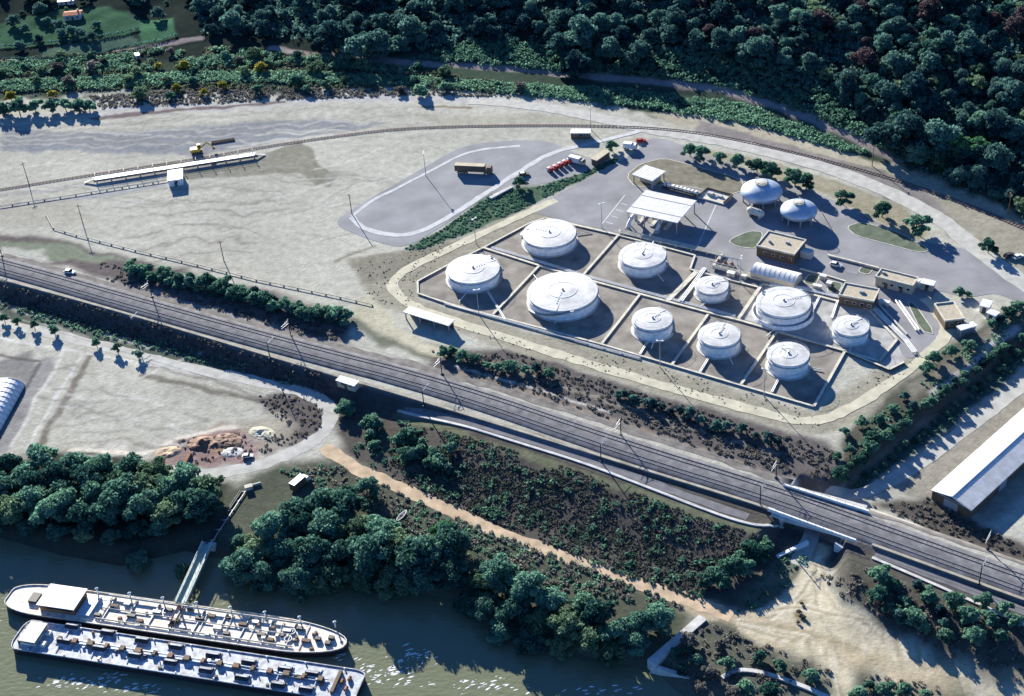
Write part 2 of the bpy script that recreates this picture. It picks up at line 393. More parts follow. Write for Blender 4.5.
# lower yard, left
paint([(-40, 375), (30, 350), (36, 368), (10, 440), (-40, 470)], (0.19, 0.185, 0.175), 1.5, 2)
pline([(46, 362), (36, 388), (18, 420), (2, 448)], 5, (0.24, 0.235, 0.225), 1.5, 3)
pline([(38, 366), (4, 425)], 1.5, (0.10, 0.10, 0.10), .8, 2); pline([(0, 354), (38, 363)], 1.5, (0.11, 0.10, 0.09), .8, 2)
pline([(92, 355), (60, 405), (38, 450)], 2.6, (0.17, 0.155, 0.13), .8, 2)
pline([(84, 352), (52, 402), (28, 448)], 1.2, (0.47, 0.46, 0.42), .6, 1.5); pline([(66, 349), (38, 395), (12, 445)], 1.2, (0.46, 0.45, 0.41), .6, 1.5); pline([(0, 338), (60, 349), (130, 361), (230, 378)], 1.2, (0.47, 0.46, 0.42), .6, 1.5)
for k in range(14):
    a = 55 + 9 * (k % 3); y = 390 + 5.2 * k
    pline([(a, y), (a + 25, y + 3), (a + 50 + 8 * (k % 4), y - 6 + 3 * (k % 3))], 1.0, ((0.25, 0.24, 0.21), (0.41, 0.40, 0.37))[k % 2], 0.7, 3, .7)
pline([(142, 374), (200, 386), (260, 402)], 2.4, (0.165, 0.155, 0.13), .8, 2)
pline([(150, 366), (200, 378), (250, 393)], 1.0, (0.22, 0.21, 0.18), .8, 2)
paint([(255, 395), (300, 392), (325, 410), (328, 425), (300, 445), (270, 452), (280, 425), (262, 408)], (0.10, 0.088, 0.082), 2.5, 4)
paint([(150, 462), (185, 438), (215, 428), (250, 425), (285, 432), (275, 452), (240, 464), (190, 469)], (0.24, 0.175, 0.16), 2, 4)
for k in range(26):
    x, y = random.uniform(165, 268), random.uniform(434, 462); L_ = random.uniform(8, 26); a_ = random.uniform(-.7, .1)
    pline([(x, y), (x + L_ * .5, y + L_ * .5 * a_ + random.uniform(-2, 2)), (x + L_, y + L_ * a_)], random.uniform(.6, 1.6), random.choice([(0.28, 0.20, 0.13), (0.14, 0.09, 0.09), (0.42, 0.38, 0.34), (0.26, 0.15, 0.13)]), 0.5, 4, .85, False)
pline([(70, 452), (130, 454), (165, 447), (185, 436), (215, 430), (250, 427)], 2.0, (0.56, 0.52, 0.44), 0.8, 3)
paint([(235, 425), (275, 415), (300, 440), (262, 455)], (0.27, 0.25, 0.20), 2, 5, .8)
# --- terrace north of the railway: scrub band
paint([(-60, 222), (0, 232), (55, 238), (100, 250), (200, 275), (300, 300), (352, 322), (345, 345), (300, 338), (150, 293), (0, 252), (-60, 238)], (0.115, 0.10, 0.095), 2.5, 4)
paint([(-20, 238), (60, 243), (130, 262), (60, 262), (0, 250)], (0.17, 0.19, 0.14), 2, 4)
paint([(0, 248), (40, 250), (50, 262), (0, 256)], (0.36, 0.36, 0.31), 1.5, 3)
paint([(350, 318), (375, 312), (410, 335), (440, 345), (450, 362), (430, 362), (380, 345)], (0.14, 0.145, 0.11), 2, 4)
paint([(430, 345), (520, 350), (600, 378), (770, 425), (830, 440), (845, 470), (835, 497), (768, 474), (628, 428), (470, 380), (430, 366)], (0.105, 0.095, 0.09), 2, 3)
pline([(455, 372), (560, 402), (660, 436), (770, 474)], 2.5, (0.22, 0.185, 0.145), .9, 2); pline([(456, 366), (520, 384), (610, 412)], 1.1, (0.42, 0.40, 0.36), .6, 1)
pline([(470, 357), (560, 385), (680, 425), (780, 455)], 1.6, (0.20, 0.185, 0.15), 1, 2)
pline([(140, 288), (200, 306), (290, 332), (380, 357), (440, 372)], 1.6, (0.26, 0.24, 0.22), .8, 3, .8)
paint([(350, 296), (375, 310), (410, 338), (440, 348), (432, 356), (400, 345), (375, 328), (355, 310)], (0.37, 0.35, 0.26), 1.5, 3)
pline([(366, 300), (385, 320), (405, 338), (440, 352)], 5, (0.40, 0.38, 0.285), 1.5, 3)
# yard north-west
paint([(0, 127), (60, 132), (130, 131), (255, 122), (300, 119), (390, 124), (330, 134), (250, 146), (205, 156), (100, 152), (0, 152)], (0.195, 0.207, 0.222), 2, 4, .95)
paint([(150, 165), (230, 158), (256, 156), (300, 142), (313, 150), (318, 164), (340, 176), (330, 187), (315, 184), (300, 173), (255, 175), (190, 180)], (0.20, 0.196, 0.155), .7, 1.5)
pline([(335, 173), (360, 178), (390, 184)], 6, (0.26, 0.255, 0.22), 3, 4, .7)
for k in range(16):
    y = 172 + 6.5 * k
    pline([(90 + 5 * k, y + 10), (190 + 4 * k, y), (300 - 4 * k, y + 4 + 3 * (k % 3))], 1.4, ((0.25, 0.242, 0.205), (0.42, 0.405, 0.355))[k % 2], 1.2, 6, .8)
for k in range(9):
    y = 112 + 3.5 * k
    pline([(0, y + 14 - k), (150, y + 5), (320, y - 8 + k), (430, y - 10 + 2 * k)], 1.6, ((0.43, 0.41, 0.345), (0.25, 0.245, 0.22))[k % 2], 1.2, 6, .5)
pline([(0, 207), (80, 198), (170, 184)], 3, (0.28, 0.285, 0.29), 1.2, 2)
pline([(0, 196), (90, 184), (170, 172), (265, 156)], 4, (0.27, 0.26, 0.245), 1.5, 2, .7)
paint([(-30, 206), (70, 196), (95, 215), (60, 226), (-30, 222)], (0.30, 0.285, 0.24), 4, 6, .7)
pline([(335, 262), (372, 246)], 2, (0.22, 0.205, 0.165), 1, 2)
for k in range(60):
    x, y = random.uniform(0, 330), random.uniform(112, 265); L_ = random.uniform(25, 120); a_ = random.uniform(-.35, .15)
    if y > 190 + x * .18 + 20: continue
    c_ = random.choice([(0.44, 0.435, 0.39), (0.235, 0.228, 0.195), (0.27, 0.265, 0.245)])
    pline([(x, y), (x + L_ * .4, y + L_ * .4 * a_ + random.uniform(-5, 5)), (x + L_, y + L_ * a_)], random.uniform(.5, 1.5), c_, 0.7, 3, .7)
for k in range(40):
    x, y = random.uniform(30, 270), random.uniform(350, 450); L_ = random.uniform(12, 60); a_ = random.uniform(-.5, .4)
    if y > 455 - (x > 150) * 20 or y < 345 + x * .17: continue
    pline([(x, y), (x + L_ * .5, y + L_ * .5 * a_ + random.uniform(-3, 3)), (x + L_, y + L_ * a_)], random.uniform(.5, 1.3), random.choice([(0.45, 0.44, 0.40), (0.21, 0.205, 0.18), (0.26, 0.25, 0.225)]), 0.6, 3, .7)
# far edge of the yard
pline([(0, 118), (100, 112), (250, 106), (380, 97), (500, 102), (580, 112), (645, 128)], 7, (0.37, 0.365, 0.345), 2, 4)
pline([(95, 118), (200, 108), (285, 102)], 3, (0.15, 0.125, 0.12), 1.5, 3)
pline([(425, 107), (470, 108)], 2, (0.19, 0.16, 0.11), 1, 2)
paint([(420, 118), (520, 112), (600, 120), (590, 124), (430, 126)], (0.30, 0.285, 0.225), 2, 4, .6)
# depot: soils, grass islands
paint([(345, 262), (403, 250), (460, 238), (530, 205), (560, 215), (540, 225), (470, 255), (415, 282), (418, 300), (600, 350), (812, 412), (870, 372), (905, 358), (940, 330), (960, 340), (850, 425), (810, 434), (700, 405), (500, 347), (420, 318), (375, 305)], (0.27, 0.255, 0.20), 1.5, 2)
paint([(403, 249), (443, 229), (487, 196), (507, 189), (542, 185), (583, 171), (616, 157), (619, 161), (578, 182), (522, 210), (456, 238), (418, 251)], (0.075, 0.115, 0.075), 1, 1.5)
paint([(345, 262), (400, 251), (470, 240), (400, 275), (360, 285)], (0.20, 0.19, 0.15), 1.5, 3)
# east side: verge between depot and ditch, track, warehouse yard
paint([(838, 440), (880, 400), (950, 345), (1000, 315), (1060, 290), (1060, 330), (1000, 372), (930, 425), (870, 470), (842, 488)], (0.080, 0.080, 0.064), 2, 3)
paint([(905, 385), (960, 350), (1024, 300), (1024, 322), (960, 372), (915, 400)], (0.16, 0.15, 0.12), 2, 3)
pline([(935, 393), (970, 366), (1015, 328)], 3, (0.34, 0.33, 0.31), 1.2, 2)
pline([(850, 490), (900, 455), (960, 410), (1024, 358)], 5, (0.07, 0.095, 0.08), 2, 3)
paint([(860, 500), (900, 478), (1040, 372), (1080, 400), (1080, 470), (985, 520), (930, 500), (890, 492)], (0.25, 0.235, 0.195), 2, 3)
paint([(870, 504), (930, 496), (975, 522), (1060, 560), (1060, 590), (1024, 563)], (0.075, 0.068, 0.06), 2, 3)
# north-east: verges of the approach road
paint([(645, 112), (720, 112), (768, 128), (870, 158), (920, 172), (1060, 235), (1060, 262), (960, 205), (880, 172), (768, 142), (690, 128)], (0.33, 0.305, 0.235), 2, 4)
paint([(700, 120), (768, 140), (880, 172), (1024, 225), (1060, 240), (1060, 262), (1000, 236), (880, 188), (768, 152), (690, 135)], (0.20, 0.185, 0.175), 1.5, 2)
paint([(925, 192), (960, 202), (1060, 248), (1060, 285), (1000, 262), (975, 250), (950, 215)], (0.27, 0.255, 0.20), 2, 4)
paint([(672, 146), (725, 152), (781, 164), (830, 180), (900, 205), (930, 235), (920, 240), (880, 222), (830, 196), (777, 180), (741, 165), (700, 157)], (0.26, 0.24, 0.175), 1.2, 2)
# hill: fields, paths
paint([(-40, 30), (60, 10), (110, 6), (150, 22), (128, 36), (60, 44), (-40, 52)], (0.045, 0.095, 0.058), 2, 4)
paint([(40, 52), (70, 44), (130, 36), (140, 44), (90, 56), (45, 60)], (0.062, 0.105, 0.078), 1.5, 2)
paint([(140, 20), (172, 18), (176, 36), (140, 46)], (0.055, 0.125, 0.07), 1, 1)
for a in ([(-20, 60), (35, 61), (90, 57), (180, 42), (200, 38)], [(270, 48), (330, 57), (400, 62), (470, 66), (560, 74), (612, 77), (709, 87), (742, 95), (768, 102), (801, 115), (868, 143), (901, 160)]):
    pline(a, 5, (0.235, 0.205, 0.195), 1.2, 2)
shade = 1 + 0.16 * fbm(GX, GY, 26, 4) + 0.12 * fbm(GX, GY, 4, 2)
colr *= shade[..., None]
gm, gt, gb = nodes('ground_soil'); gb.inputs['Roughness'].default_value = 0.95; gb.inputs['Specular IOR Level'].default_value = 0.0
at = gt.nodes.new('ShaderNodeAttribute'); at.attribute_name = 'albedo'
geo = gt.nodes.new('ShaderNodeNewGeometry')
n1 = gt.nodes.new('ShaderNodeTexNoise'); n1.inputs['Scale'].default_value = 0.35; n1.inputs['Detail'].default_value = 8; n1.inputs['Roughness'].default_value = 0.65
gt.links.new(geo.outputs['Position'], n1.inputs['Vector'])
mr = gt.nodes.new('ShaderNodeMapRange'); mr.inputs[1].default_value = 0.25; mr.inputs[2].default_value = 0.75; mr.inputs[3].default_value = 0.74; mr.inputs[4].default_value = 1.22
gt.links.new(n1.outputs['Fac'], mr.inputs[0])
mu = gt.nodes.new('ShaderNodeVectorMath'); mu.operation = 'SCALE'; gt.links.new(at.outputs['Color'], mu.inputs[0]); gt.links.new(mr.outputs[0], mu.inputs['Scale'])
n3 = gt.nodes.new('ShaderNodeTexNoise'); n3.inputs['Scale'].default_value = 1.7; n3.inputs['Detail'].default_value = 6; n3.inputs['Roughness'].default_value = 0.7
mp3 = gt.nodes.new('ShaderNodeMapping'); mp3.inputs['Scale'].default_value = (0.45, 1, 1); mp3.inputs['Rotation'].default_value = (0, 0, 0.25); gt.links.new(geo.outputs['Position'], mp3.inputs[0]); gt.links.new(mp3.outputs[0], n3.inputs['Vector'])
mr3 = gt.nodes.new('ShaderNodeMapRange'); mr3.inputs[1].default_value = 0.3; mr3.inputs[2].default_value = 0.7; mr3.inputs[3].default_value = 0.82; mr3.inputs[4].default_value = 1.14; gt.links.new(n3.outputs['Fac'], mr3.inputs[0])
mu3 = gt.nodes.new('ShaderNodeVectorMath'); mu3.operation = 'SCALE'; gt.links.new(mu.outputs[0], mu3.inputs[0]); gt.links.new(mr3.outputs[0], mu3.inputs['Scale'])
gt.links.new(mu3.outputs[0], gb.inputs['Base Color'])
bp = gt.nodes.new('ShaderNodeBump'); bp.inputs['Distance'].default_value = 0.22; bp.inputs['Strength'].default_value = 0.5
n2 = gt.nodes.new('ShaderNodeTexNoise'); n2.inputs['Scale'].default_value = 0.9; n2.inputs['Detail'].default_value = 7
gt.links.new(geo.outputs['Position'], n2.inputs['Vector']); gt.links.new(n2.outputs['Fac'], bp.inputs['Height']); gt.links.new(bp.outputs['Normal'], gb.inputs['Normal'])
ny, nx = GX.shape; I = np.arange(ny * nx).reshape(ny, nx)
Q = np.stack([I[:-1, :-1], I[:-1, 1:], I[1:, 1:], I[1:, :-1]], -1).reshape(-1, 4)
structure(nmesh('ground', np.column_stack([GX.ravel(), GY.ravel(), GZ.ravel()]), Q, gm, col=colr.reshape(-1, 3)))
del Q, I

# river
wm, wt, wb = nodes('river_water'); wb.inputs['Base Color'].default_value = (0.140, 0.150, 0.092, 1); wb.inputs['Roughness'].default_value = 0.12; wb.inputs['IOR'].default_value = 1.33
g = wt.nodes.new('ShaderNodeNewGeometry'); mp = wt.nodes.new('ShaderNodeMapping'); mp.inputs['Scale'].default_value = (0.5, 1.0, 1.0); mp.inputs['Rotation'].default_value = (0, 0, 0.3)
n = wt.nodes.new('ShaderNodeTexNoise'); n.inputs['Scale'].default_value = 0.9; n.inputs['Detail'].default_value = 5
b = wt.nodes.new('ShaderNodeBump'); b.inputs['Distance'].default_value = 0.22; b.inputs['Strength'].default_value = 0.7
wt.links.new(g.outputs['Position'], mp.inputs[0]); wt.links.new(mp.outputs[0], n.inputs['Vector']); wt.links.new(n.outputs['Fac'], b.inputs['Height']); wt.links.new(b.outputs['Normal'], wb.inputs['Normal'])
structure(MB().add([(-1500, -1500, Z_W), (1500, -1500, Z_W), (1500, 40, Z_W), (-1500, 40, Z_W)], [(0, 1, 2, 3)]).build('river', wm, fix=False))

# ------------------------------------------------------------------ roads and paved areas
sheet('depot_road', gl([(527, 211), (588, 178), (634, 154), (648, 138), (668, 139), (700, 153), (741, 166), (777, 180), (830, 198), (880, 224), (925, 243), (965, 248), (1000, 264), (1045, 285), (1050, 322), (1000, 292), (968, 298), (935, 290), (932, 302), (948, 328), (940, 346), (905, 362), (896, 338), (868, 308), (800, 291), (765, 282), (757, 288), (690, 270), (697, 254), (618, 233), (546, 216)]), 'asphalt', 0.05)
sheet('truck_park', gl([(331, 224), (360, 204), (420, 170), (454, 150), (478, 143), (520, 140), (552, 142), (566, 150), (590, 158), (600, 163), (588, 172), (545, 184), (508, 188), (486, 196), (445, 225), (404, 249), (370, 240)]), 'park', 0.05)
strip('approach_road', smoothline(gl([(470, 100), (512, 103), (580, 113), (645, 129), (720, 141), (768, 152), (835, 170), (901, 197), (945, 222), (975, 248), (1024, 284), (1080, 320)])), 7.5, 'gravel', 0.085, rag=1.0)
strip('park_lane', smoothline(gl([(352, 217), (362, 228), (386, 235), (413, 235), (443, 221), (480, 197), (522, 170), (552, 152), (590, 144), (640, 131)])), 2.6, 'pale', 0.10, rag=0.6)
strip('park_lane_edge', smoothline(gl([(352, 217), (370, 201), (400, 187), (436, 168), (470, 150), (520, 146)])), 1.5, 'pale', 0.08, rag=0.5)
strip('perimeter_track', smoothline(gl([(556, 200), (527, 212), (480, 235), (413, 265), (394, 279), (391, 289), (408, 304), (440, 317), (512, 340), (595, 366), (699, 396), (768, 414), (806, 423), (835, 417), (878, 392), (930, 353), (948, 335), (943, 318), (925, 298)])), 4.0, 'track', 0.075, rag=0.9)
strip('gravel_road', smoothline(TN([(-30, 316), (40, 331), (100, 345), (190, 369), (255, 380), (306, 392), (326, 403), (333, 419), (322, 436), (287, 456), (248, 469), (205, 475), (150, 468)])), 4.9, 'gravel', 0.03, rag=1.2)
strip('dirt_road', smoothline(TN([(322, 447), (338, 455), (352, 466), (382, 480), (414, 494), (449, 510.5), (480, 525), (512, 538), (580, 562), (645, 585), (690, 601), (712, 609), (732, 617)])), 4.7, 'dirt', 0.03, rag=1.2)
strip('underpass_road', smoothline(np.vstack([UA - UDIR * 12, UMID, UB + UDIR * 5, TN([(862, 494), (885, 483), (915, 467), (960, 434), (1030, 380), (1080, 342)])[:, :2]])), 4.6, 'gravel', 0.04, rag=0.6)
# painted guide lines on the loading apron
for a, b in (((602, 224), (625, 195)), ((695, 252), (716, 205))):
    A, B = G(*a), G(*b); structure(MB().beam((A[0], A[1], 0.055), (B[0], B[1], 0.055), 0.35, 0.01).build('painted_line', 'line'))
for k in range(4):
    A = G(606 + 5 * k, 222 - 6.2 * k); B = G(613 + 5 * k, 224 - 6.2 * k)
    structure(MB().beam((A[0], A[1], 0.055), (B[0], B[1], 0.055), 0.3, 0.01).build('painted_line', 'line'))
# grass islands (kerbed, 0.12 m high)
gi = mat('dry_grass', (0.11, 0.135, 0.095), 0.95, 0.35, 0.35, bump=0.08)
gi2 = mat('bare_island_soil', (0.175, 0.165, 0.125), 0.95, 0.3, 0.35, bump=0.06)
def island(pts, m):
    P = gl(pts); P = np.vstack([[a * .8 + b * .2, a * .2 + b * .8] for a, b in zip(P, np.roll(P, -1, 0))])
    structure(MB().prism(P, 0.0, 0.12).build('grass_verge' if m is gi else 'planting_bed', m))
    Pk = np.vstack([P, P[:1]])
    kb = MB()
    for a, b in zip(Pk[:-1], Pk[1:]): kb.beam((a[0], a[1], 0), (b[0], b[1], 0), 0.3, 0.15)
    structure(kb.build('kerb', 'cream'))
island([(626, 176), (640, 164), (664, 158), (690, 165), (741, 179), (745, 190), (729, 195), (697, 188), (666, 184), (636, 188)], gi2)
island([(727, 241), (749, 231), (764, 232), (757, 249), (738, 247)], gi)
island([(846, 227), (861, 222), (896, 231), (931, 250), (920, 253), (883, 243), (856, 236)], gi)
island([(907, 302), (914, 303), (936, 335), (921, 331)], gi)
# bund floors
sheet('bund_floor', gl([(419, 281), (484, 248), (529, 224), (545, 219), (618, 235.5), (695, 256), (690, 269), (759, 288), (740, 319), (845, 351), (814, 406), (419, 293)]), mat('bund_floor_gravel', (0.245, 0.225, 0.195), 0.95, 0.16, 0.40, bump=0.03), 0.07, 0)
sheet('concrete_apron', gl([(764, 283), (800, 291), (868, 310), (896, 340), (905, 361), (889, 369), (846, 350), (742, 319)]), mat('apron_concrete', (0.36, 0.355, 0.34), .9, .25, .3), 0.075, 0)

# ------------------------------------------------------------------ railway
Pr = smoothline(RC, 4.0, 2); nr = normals(Pr)
V = []; prof = [(5.4, 0.02), (4.7, 0.45), (-4.7, 0.45), (-5.4, 0.02)]
for o, z in prof: V.append(np.column_stack([Pr + nr * o, np.full(len(Pr), z)]))
V = np.stack(V, 1).reshape(-1, 3); Q = np.array([(i * 4 + k, i * 4 + k + 1, (i + 1) * 4 + k + 1, (i + 1) * 4 + k) for i in range(len(Pr) - 1) for k in range(3)])[:, ::-1]
structure(nmesh('railway_ballast', V, Q, 'ballast'))
vg = mat('railway_verge_gravel', (0.19, 0.175, 0.16), 0.95, 0.3, 0.4, bump=0.05)
strip('railway_verge', smoothline(RN[1:-1] + normals(RN[1:-1]) * 0.6, 3), 3.0, vg, 0.05, rag=1.5)
for off, lab in ((2.45, 'far track of the two on the main line, nearer the tank depot'), (-2.45, 'near track of the two on the main line, nearer the river')):
    tr = thing('railway_track', lab, 'railway track', (0, 0, 0), 0, 'tracks of the main line')
    for g_ in (-0.75, 0.75):
        q = Pr + nr * (off + g_); mb = MB()
        for a, b_ in zip(q[:-1], q[1:]): mb.beam((*a, 0.47), (*b_, 0.47), 0.15, 0.16)
        mb.build('rail', 'steel', tr)
    C_ = resample(Pr + nr * off, 1.2); d_ = np.gradient(C_, axis=0); mb = MB()
    for p, d in zip(C_, d_): mb.box((p[0], p[1], 0.43), (0.3, 2.5, 0.10), math.atan2(d[1], d[0]))
    tag(mb.build('sleeper', 'sleeper', tr), kind='stuff')
# low trough wall on the river side and the pale kerb below it
q = smoothline(RS[1:-1], 3.0, 2); mb = MB(); keep = [i for i in range(len(q) - 1) if np.linalg.norm(q[i] - UA) > 15]
for i in keep: mb.beam((*q[i], -0.05), (*q[i + 1], -0.05), 0.9, 0.45)
tag(mb.build('trough_wall', 'wallc'), 'low pale concrete trough wall along the river side of the tracks', 'wall')
qk = smoothline(TN([(398, 411), (445, 422), (480, 431), (528, 446), (580, 462), (628, 480), (692, 505), (735, 521), (768, 529), (783, 527)]), 2.0, 2); mb = MB()
for a, b_ in zip(qk[:-1], qk[1:]): mb.beam((a[0], a[1], h1(*a[:2]) - 0.1), (b_[0], b_[1], h1(*b_[:2]) - 0.1), 0.9, 0.45)
tag(mb.build('drainage_kerb', 'concrete'), 'long white concrete kerb below the railway, above the dark scrub', 'kerb')
qk = smoothline(TN([(872, 558), (905, 572), (960, 596), (1030, 628), (1080, 650)]), 2.0, 2); mb = MB()
for a, b_ in zip(qk[:-1], qk[1:]): mb.beam((a[0], a[1], h1(*a[:2]) - 0.1), (b_[0], b_[1], h1(*b_[:2]) - 0.1), 0.9, 0.45)
tag(mb.build('drainage_kerb', 'concrete'), 'white concrete kerb below the railway on the far side of the bridge', 'kerb')
# pale service path on the bench below the tracks
gp = mat('service_path_gravel', (0.155, 0.155, 0.165), .9, .4, .25)
for pts in ([(402, 407), (445, 416), (480, 425), (528, 440), (580, 456), (628, 474), (692, 498), (748, 517)], [(876, 553), (960, 586), (1040, 618)]):
    strip('service_path', smoothline(gl(pts, -0.5), 2.0, 2), 3.0, gp, 0.04, rag=.5)

# underpass bridge
br = thing('railway_bridge', 'railway bridge with white parapets over the sandy underpass road', 'bridge', (UMID[0], UMID[1], 0), math.atan2(UDIR[1], UDIR[0]) - math.pi / 2)
MB().box((0, 0, -0.55), (24, 14.6, 1.1)).build('deck', 'concrete', br)
ry = lambda px, py: None
def tolocal(p): d = np.array(p[:2]) - UMID; return np.array([d[0] * UDIR[1] - d[1] * UDIR[0], d[0] * UDIR[0] + d[1] * UDIR[1]])
for a, b_ in (((768, 508), (856, 540)), ((783, 484), (869, 511))):
    A, B = tolocal(G(*a, 1.0)), tolocal(G(*b_, 1.0)); MB().beam((*A, 0.0), (*B, 0.0), 0.55, 1.15).build('parapet', 'white', br)
    mb = MB(); 
    for t in np.linspace(0, 1, 12): c = A + (B - A) * t; mb.box((c[0], c[1], 1.5), (.08, .08, .7))
    mb.tube((*A, 1.85), (*B, 1.85), 0.05, 5); mb.build('handrail', 'grey', br)
for s in (-1, 1): MB().box((s * 9.2, 0, -2.9), (1.2, 14.4, 3.4)).build('abutment', 'concrete', br)
for a, b_, za, zb_, lab in (((777, 556), (808, 541), -3.4, -2.6, 'pale wing wall left of the underpass mouth'), ((835, 543), (871, 560), -1.2, -2.6, 'pale wing wall right of the underpass mouth')):
    A, B = G(*a, za), G(*b_, zb_)
    mb = MB(); d = (B - A)[:2] / np.linalg.norm((B - A)[:2]); n_ = np.array([-d[1], d[0]]) * .5
    mb.prism([A[:2] + n_, A[:2] - n_, B[:2] - n_, B[:2] + n_], -4.6, [za, za, zb_, zb_]); tag(mb.build('wing_wall', 'white'), lab, 'wall')

# catenary masts
def mast(arm):
    mb = MB(); mb.tube((0, 0, 0), (0, 0, 7.2), 0.2, 6, 0.15); mb.box((0, 0, 0.2), (.8, .8, .5))
    r = thing('catenary_mast', 'mast', 'mast'); mb.build('post', 'dark', r)
    a = MB(); a.tube((0, 0, 6.2), (0, arm, 6.6), 0.09, 6); a.tube((0, 0, 7.0), (0, arm * .75, 6.5), 0.06, 5); a.tube((0, 0, 5.4), (0, arm, 5.7), 0.07, 5); a.build('cantilever_arm', 'grey', r)
    c = MB(); c.tube((0, arm * .3, 6.1), (0, arm * .45, 6.4), 0.14, 6); c.build('insulator', 'white', r)
    return r
far0, near0 = mast(-4.2), mast(4.0)
fb = [(2, 256), (152, 297), (291, 336), (442, 374), (621, 436), (776, 478), (988, 549)]; nb = [(132, 325), (270, 358), (424, 405), (601, 460), (760, 505), (979, 584)]
wf = ['at the left edge', 'left of the sandy hedge', 'above the road bend', 'below the long open shed', 'in the middle of the line', 'just left of the bridge', 'below the warehouse']
wn = ['beside the young trees', 'above the gravel road', 'above the green bushes', 'above the dark scrub', 'at the near bridge end', 'at the right, past the bridge']
def railang(p):
    i = np.argmin(np.linalg.norm(Pr - np.array(p[:2]), axis=1)); d = Pr[min(i + 1, len(Pr) - 1)] - Pr[i - 1]; return math.atan2(d[1], d[0])
for i, p in enumerate(fb):
    P = G(*p); o = far0 if i == 0 else dup(far0)
    o.location = (P[0], P[1], 0); o.rotation_euler = (0, 0, railang(P)); o['label'] = 'dark catenary mast on the far side of the tracks ' + wf[i]; o['group'] = 'catenary masts along the railway'
for i, p in enumerate(nb):
    P = G(*p); o = near0 if i == 0 else dup(near0)
    o.location = (P[0], P[1], min(0, h1(P[0], P[1])) - .1); o.rotation_euler = (0, 0, railang(P)); o['label'] = 'dark catenary mast on the river side of the tracks ' + wn[i]; o['group'] = 'catenary masts along the railway'
for off in (2.45, -2.45):
    mb = MB(); q = resample(Pr + nr * off, 27)
    for a, b_ in zip(q[:-1], q[1:]): mb.tube((*a, 5.9), (*b_, 5.9), 0.035, 4)
    tag(mb.build('contact_wire', 'dark'), 'thin overhead wire above the ' + ('far' if off > 0 else 'near') + ' railway track', 'wire')

# siding along the yard, rusty rails
Ps = smoothline(gl([(-60, 199), (0, 190), (69, 178.5), (198, 159), (263, 147), (346, 135), (406, 128), (512, 125.5), (612, 126), (690, 131), (768, 146), (885, 176), (960, 202), (1024, 228), (1090, 258)]), 4.0, 2)
tr = thing('railway_siding', 'rusty single siding curving along the far side of the yard', 'railway track'); ns = normals(Ps)
for g_ in (-0.75, 0.75):
    q = Ps + ns * g_; mb = MB()
    for a, b_ in zip(q[:-1], q[1:]): mb.beam((*a, 0.1), (*b_, 0.1), 0.16, 0.16)
    mb.build('rail', 'rust', tr)
C_ = resample(Ps, 1.3); d_ = np.gradient(C_, axis=0); mb = MB()
for p, d in zip(C_, d_): mb.box((p[0], p[1], 0.1), (0.3, 2.4, 0.12), math.atan2(d[1], d[0]))
tag(mb.build('sleeper', 'sleeper', tr), kind='stuff')

